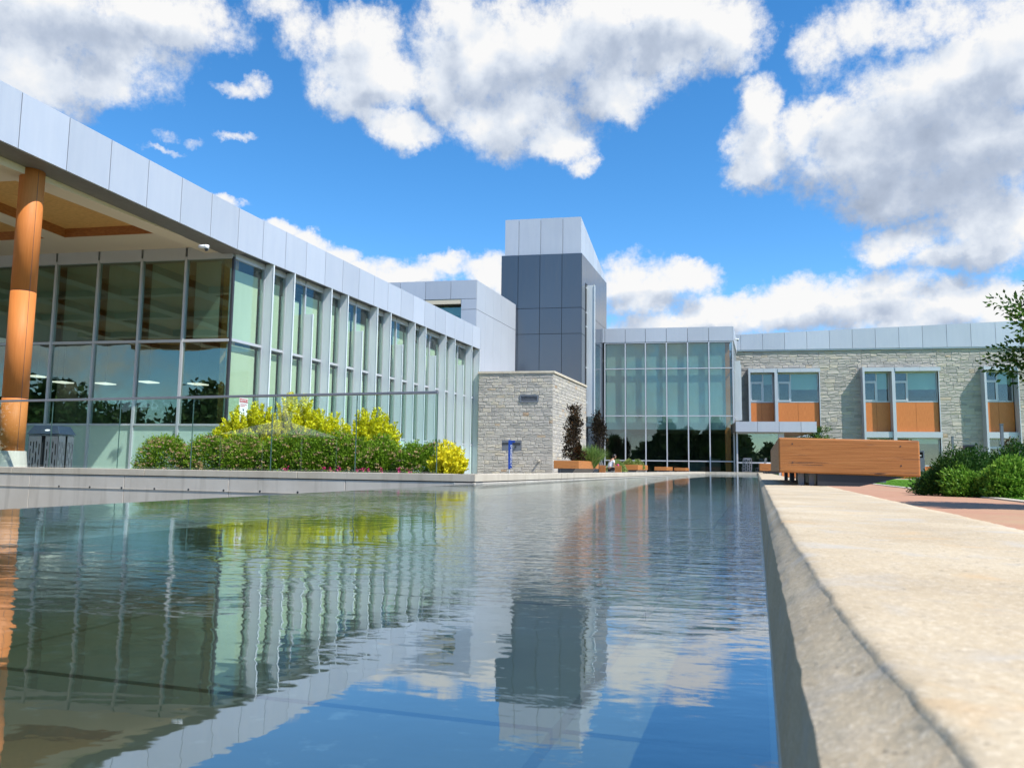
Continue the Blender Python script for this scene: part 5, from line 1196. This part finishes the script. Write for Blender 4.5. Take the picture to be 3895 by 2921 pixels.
# ------------------------------------------------------------------ planter trees, grass, low plants
def column_crown(h0, h1, rx):
    def f():
        z = random.uniform(h0, h1); k = (z - h0) / (h1 - h0); q = rx * (1 - .55 * k ** 1.5) * math.sqrt(random.random()); a = random.uniform(0, 6.28); return (q * math.cos(a), q * math.sin(a), z)
    return f
p = at(2182, 1780, 35.5); tree('purple_beech', (p[0], p[1], 0), [(0, 0, 0), (.02, 0, 1.0), (0, .02, 2.0), (.02, 0, 3.3)], .03, column_crown(.9, 3.25, .52), 'taller dark purple leaved columnar tree in the planter bench by the stone annexe', m['leaf_purple'], 4600, .085, group='dark purple columnar trees', W_=.6, tips=60)
p = at(2277, 1780, 38.5); tree('purple_beech', (p[0], p[1], 0), [(0, 0, 0), (.02, 0, 1.0), (0, .02, 2.0), (.02, 0, 3.2)], .03, column_crown(.9, 3.2, .46), 'slimmer dark leaved columnar tree behind the lounge chairs, against the tower wall', m['leaf_purple'], 3600, .085, group='dark purple columnar trees', W_=.6, tips=50, tm=.3)
def tuft(loc_, label, n, h, rr_, base=.0):
    r = thing('ornamental_grass', loc_, label, 'plant'); q = np.zeros((n, 3)); a = rng.uniform(0, 6.28, n); s = np.sqrt(rng.random(n)) * rr_ * .4; q[:, 0] = s * np.cos(a); q[:, 1] = s * np.sin(a); q[:, 2] = base
    d = np.stack([np.cos(a) * rng.uniform(.1, .9, n), np.sin(a) * rng.uniform(.1, .9, n), np.full(n, 1.)], 1); leaves('blades', m['leaf_grassy'], q, d, h, .03, rng.uniform(.2, .9, n), r, curl=.6); return r
p = at(2237, 1780, 36.5); tuft((p[0], p[1], .48), 'green ornamental grass clump at the right end of the planter bench', 1500, .95, .7, .0)
for px, D, w, h, lb in ((2345, 44, .55, .55, 'yellow-green perennial clump right of the seated woman'), (2395, 46, .45, .52, 'yellow-green perennials spilling over the second timber bench'), (2425, 46.5, .4, .5, 'small yellow-green clump on the second timber bench')):
    p = at(px, 1780, D); mound('perennial_clump', (p[0], p[1], .45 if px > 2350 else .3), w, w * .8, h, lb, 'plant', m['leaf_grassy'], 1600, .09, 0, tm=.7)

# ------------------------------------------------------------------ blue sign post
p = at(1937, 1783, 38.4); r = thing('blue_post', (p[0], p[1], 0), 'slim blue post with vertical white lettering before the stone annexe', 'sign post'); r['glob'] = 0
zt_ = .5 + (1777 - 1673) * 38.4 / F; zb_ = .42; q = MB(); q.box(-.05, .05, -.04, .04, zb_, zt_); q.build('post', m['blue_paint'], r, bevel=.006)
q = MB(); q.box(.052, .13, -.03, .03, zb_ + .05, zt_ - .03); q.build('sign_face', m['blue_paint'], r)
q = MB(); q.box(.13, .27, -.02, .02, zt_ - .13, zt_ - .03); q.tube([(.2, -.03, zt_ - .08), (.2, -.021, zt_ - .08)], .02, 10); q.build('call_box', m['blue_paint'], r)
q = MB(); q.tube([(0, 0, 0), (0, 0, zb_)], .03, 8); q.build('foot', m['aluminium'], r)
vs, fs = text_mesh('EMERGENCY', .16, .01); q = MB(); add_vf(q, vs, fs, lambda x, y, z: (.09 + z * .75, -.034 + y, (zb_ + zt_) / 2 - .05 - x * 1.15)); q.build('lettering', m['white_paint'], r, fix=False)

# ------------------------------------------------------------------ bollards and posts on the lawn edge
def bollard(loc_, label, material, h=1.22, w=.25):
    r = thing('bollard_light', loc_, label, 'bollard', 'square bollard lights along the path', rz=-R(6)); r['glob'] = 0
    q = MB(); q.box(-w / 2, w / 2, -w * .3, w * .3, 0, h - .24); q.box(-w / 2, -w / 2 + .04, -w * .3, w * .3, h - .24, h - .05); q.box(w / 2 - .04, w / 2, -w * .3, w * .3, h - .24, h - .05); q.box(-w / 2, w / 2, -w * .3, w * .3, h - .05, h); q.build('post', material, r)
    q = MB(); q.box(-w / 2 + .041, w / 2 - .041, .0, .03, h - .239, h - .051); q.build('lamp_recess', m['black'], r)
    q = MB(); q.hexa([(-.05, -.05, h - .17), (.05, -.05, h - .17), (.05, -.02, h - .20), (-.05, -.02, h - .20), (-.05, -.05, h - .14), (.05, -.05, h - .15), (.05, -.02, h - .15), (-.05, -.02, h - .14)]); q.build('reflector', m['white_paint'], r)
for px, D, mt, lb in ((3270, 41, 'grey_metal', 'farthest grey bollard light, its foot showing left below the large bench'), (3356, 34.4, 'grey_metal', 'grey bollard light whose foot shows right below the large bench'),
                      (3501, 26, 'grey_metal', 'grey bollard light standing between the large bench and the bushes'), (3690, 20.3, 'dark_metal', 'black bollard light rising out of the dark bush')):
    p = at(px, 1790, D); bollard((p[0], p[1], 0), lb, m[mt])
for px, D, y0, w, lb in ((3628, 30, 1661, .07, 'thin grey post in front of the stone wall, left of the black bollard'), (3818, 22, 1614, .07, 'grey tree stake above the bushes at the right')):
    p = at(px, 1790, D); h = .5 + (Hz(px) - y0) * D / F; r = thing('post', (p[0], p[1], 0), lb, 'post'); r['glob'] = 0; q = MB(); q.box(-w / 2, w / 2, -w / 2, w / 2, 0, h); q.build('shaft', m['grey_metal'], r); q = MB(); q.box(-w / 2 - .01, w / 2 + .01, -w / 2 - .01, w / 2 + .01, h, h + .02); q.build('cap', m['grey_metal'], r)
p = at(3845, 1790, 22.6); tree('red_sapling', (p[0], p[1], 0), [(0, 0, 0), (.0, 0, .7), (.02, 0, 1.2), (0, 0, 1.5)], .02, column_crown(.6, 1.45, .22), 'small bronze leaved sapling beside the tree stake', m['leaf_purple'], 900, .06, group=None, W_=.55, tips=24, tm=.75)

# ------------------------------------------------------------------ bushes on the right
BG = 'bushes in the lawn at the right'
for px, D, w, h, mt, n, L, lb, tm in ((3640, 18.6, .85, .90, 'leaf_dark', 9000, .07, 'dark green bush behind the black bollard, leftmost of the big bushes', .5), (3790, 19.2, .95, 1.06, 'leaf_dark', 9000, .07, 'dark green bush under the tree stake, tallest of the big bushes', .5), (3960, 19, 1.0, 1.08, 'leaf_dark', 6000, .07, 'dark green bush cut by the right edge of the view', .5),
                                  (3600, 17.2, .62, .68, 'leaf_dark', 9000, .065, 'low dark bush beside the grey bollard at the path edge', .55), (3700, 16.6, .52, .48, 'leaf_bright', 5000, .085, 'bright green leafy bush at the kerb, left one of two', .55), (3830, 16.0, .60, .66, 'leaf_bright', 5500, .085, 'bright green leafy bush at the kerb, right one of two', .62), (3930, 16.2, .6, .68, 'leaf_bright', 4500, .085, 'bright green bush half outside the right edge of the view', .5)):
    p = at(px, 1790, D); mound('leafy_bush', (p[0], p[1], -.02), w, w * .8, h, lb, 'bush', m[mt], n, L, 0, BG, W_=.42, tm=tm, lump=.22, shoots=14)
for px, lb in ((3340, 'yellow-green shrub at the foot of the stone building, left of the near bollard'), (3400, 'round green shrub at the foot of the stone building'), (3230, 'low shrub at the building foot seen under the large bench, leftmost'), (3160, 'small dark shrub near the lobby wall, under the large bench')):
    p = ony(px + 40, 1790, 59.9); mound('foundation_shrub', (p[0], p[1], 0), .8, .5, 1.05 if px > 3300 else .6, lb, 'shrub', m['leaf_gold'] if px == 3340 else m['leaf_bright'], 1800, .11, 0, 'shrubs along the foot of the stone building', tm=.35)
p = ony(3105, 1790, 56.5); tree('lobby_tree', (p[0], p[1], 0), [(0, 0, 0), (.05, 0, 1.5), (0, 0, 2.6), (.05, 0, 3.3)], .05, lambda: (random.gauss(0, .55), random.gauss(0, .5), random.uniform(2.2, 3.35)), 'small green tree behind the large bench beside the lobby canopy', m['leaf_tree'], 2200, .12, tips=36)
# foreground tree at the right edge
pt_ = at(4285, 1790, 11.0)
def rcrown():
    while True:
        v = rng.normal(0, 1, 3); v = v / np.linalg.norm(v) * random.random() ** .4; z = 2.62 + v[2] * (.95 if v[0] < 0 else 1.3) + .25 * v[0]; x = v[0] * 1.55; y = v[1] * 1.4
        return (x, y, z)
tree('young_tree', (pt_[0], pt_[1], 0), [(0, 0, 0), (.03, .02, .8), (.0, 0, 1.6), (.04, 0, 2.5), (0, 0, 3.5)], .06, rcrown, 'young broadleaf tree reaching in from the right edge of the view', m['leaf_tree'], 30000, .075, tips=170, droop=.25, W_=.55)

# ------------------------------------------------------------------ woodland behind the camera (shows in the glazing)
nb = 110000; a = rng.uniform(0, 1, nb); x = -120 + 170 * a; hgt = 7.2 + 2.2 * np.sin(x * .21) + 1.8 * np.sin(x * .53 + 1) + 1.1 * np.sin(x * 1.3); c = np.stack([x, -52 + rng.normal(0, 2.5, nb), rng.random(nb) ** .8 * hgt], 1)
r_ = leaves('woodland', m['leaf_wood'], c, rng.normal(size=(nb, 3)), .8, .7, rng.uniform(0, 1, nb), None); st(r_, 'stuff')
p = (-34, -16, 0); r = thing('party_tent', p, 'white peaked tent on the lawn across the pool, seen only as a reflection', 'tent'); r['glob'] = 0
q = MB(); n = 4
for k in range(4):
    a0, a1 = k * math.pi / 2 + .5, (k + 1) * math.pi / 2 + .5; q.poly([(4 * math.cos(a0), 4 * math.sin(a0), 2.4), (4 * math.cos(a1), 4 * math.sin(a1), 2.4), (.7 * math.cos(a1), .7 * math.sin(a1), 3.3), (.7 * math.cos(a0), .7 * math.sin(a0), 3.3)]); q.poly([(.7 * math.cos(a0), .7 * math.sin(a0), 3.3), (.7 * math.cos(a1), .7 * math.sin(a1), 3.3), (0, 0, 4.8)])
q.build('canopy', m['white_cloth'], r, fix=False)
for k in range(4): a0 = k * math.pi / 2 + .5; q = MB(); q.tube([(3.9 * math.cos(a0), 3.9 * math.sin(a0), 0), (3.9 * math.cos(a0), 3.9 * math.sin(a0), 2.4)], .05, 8); q.build('pole', m['aluminium'], r)
for o in bpy.data.objects:
    if 'glob' in o: del o['glob']
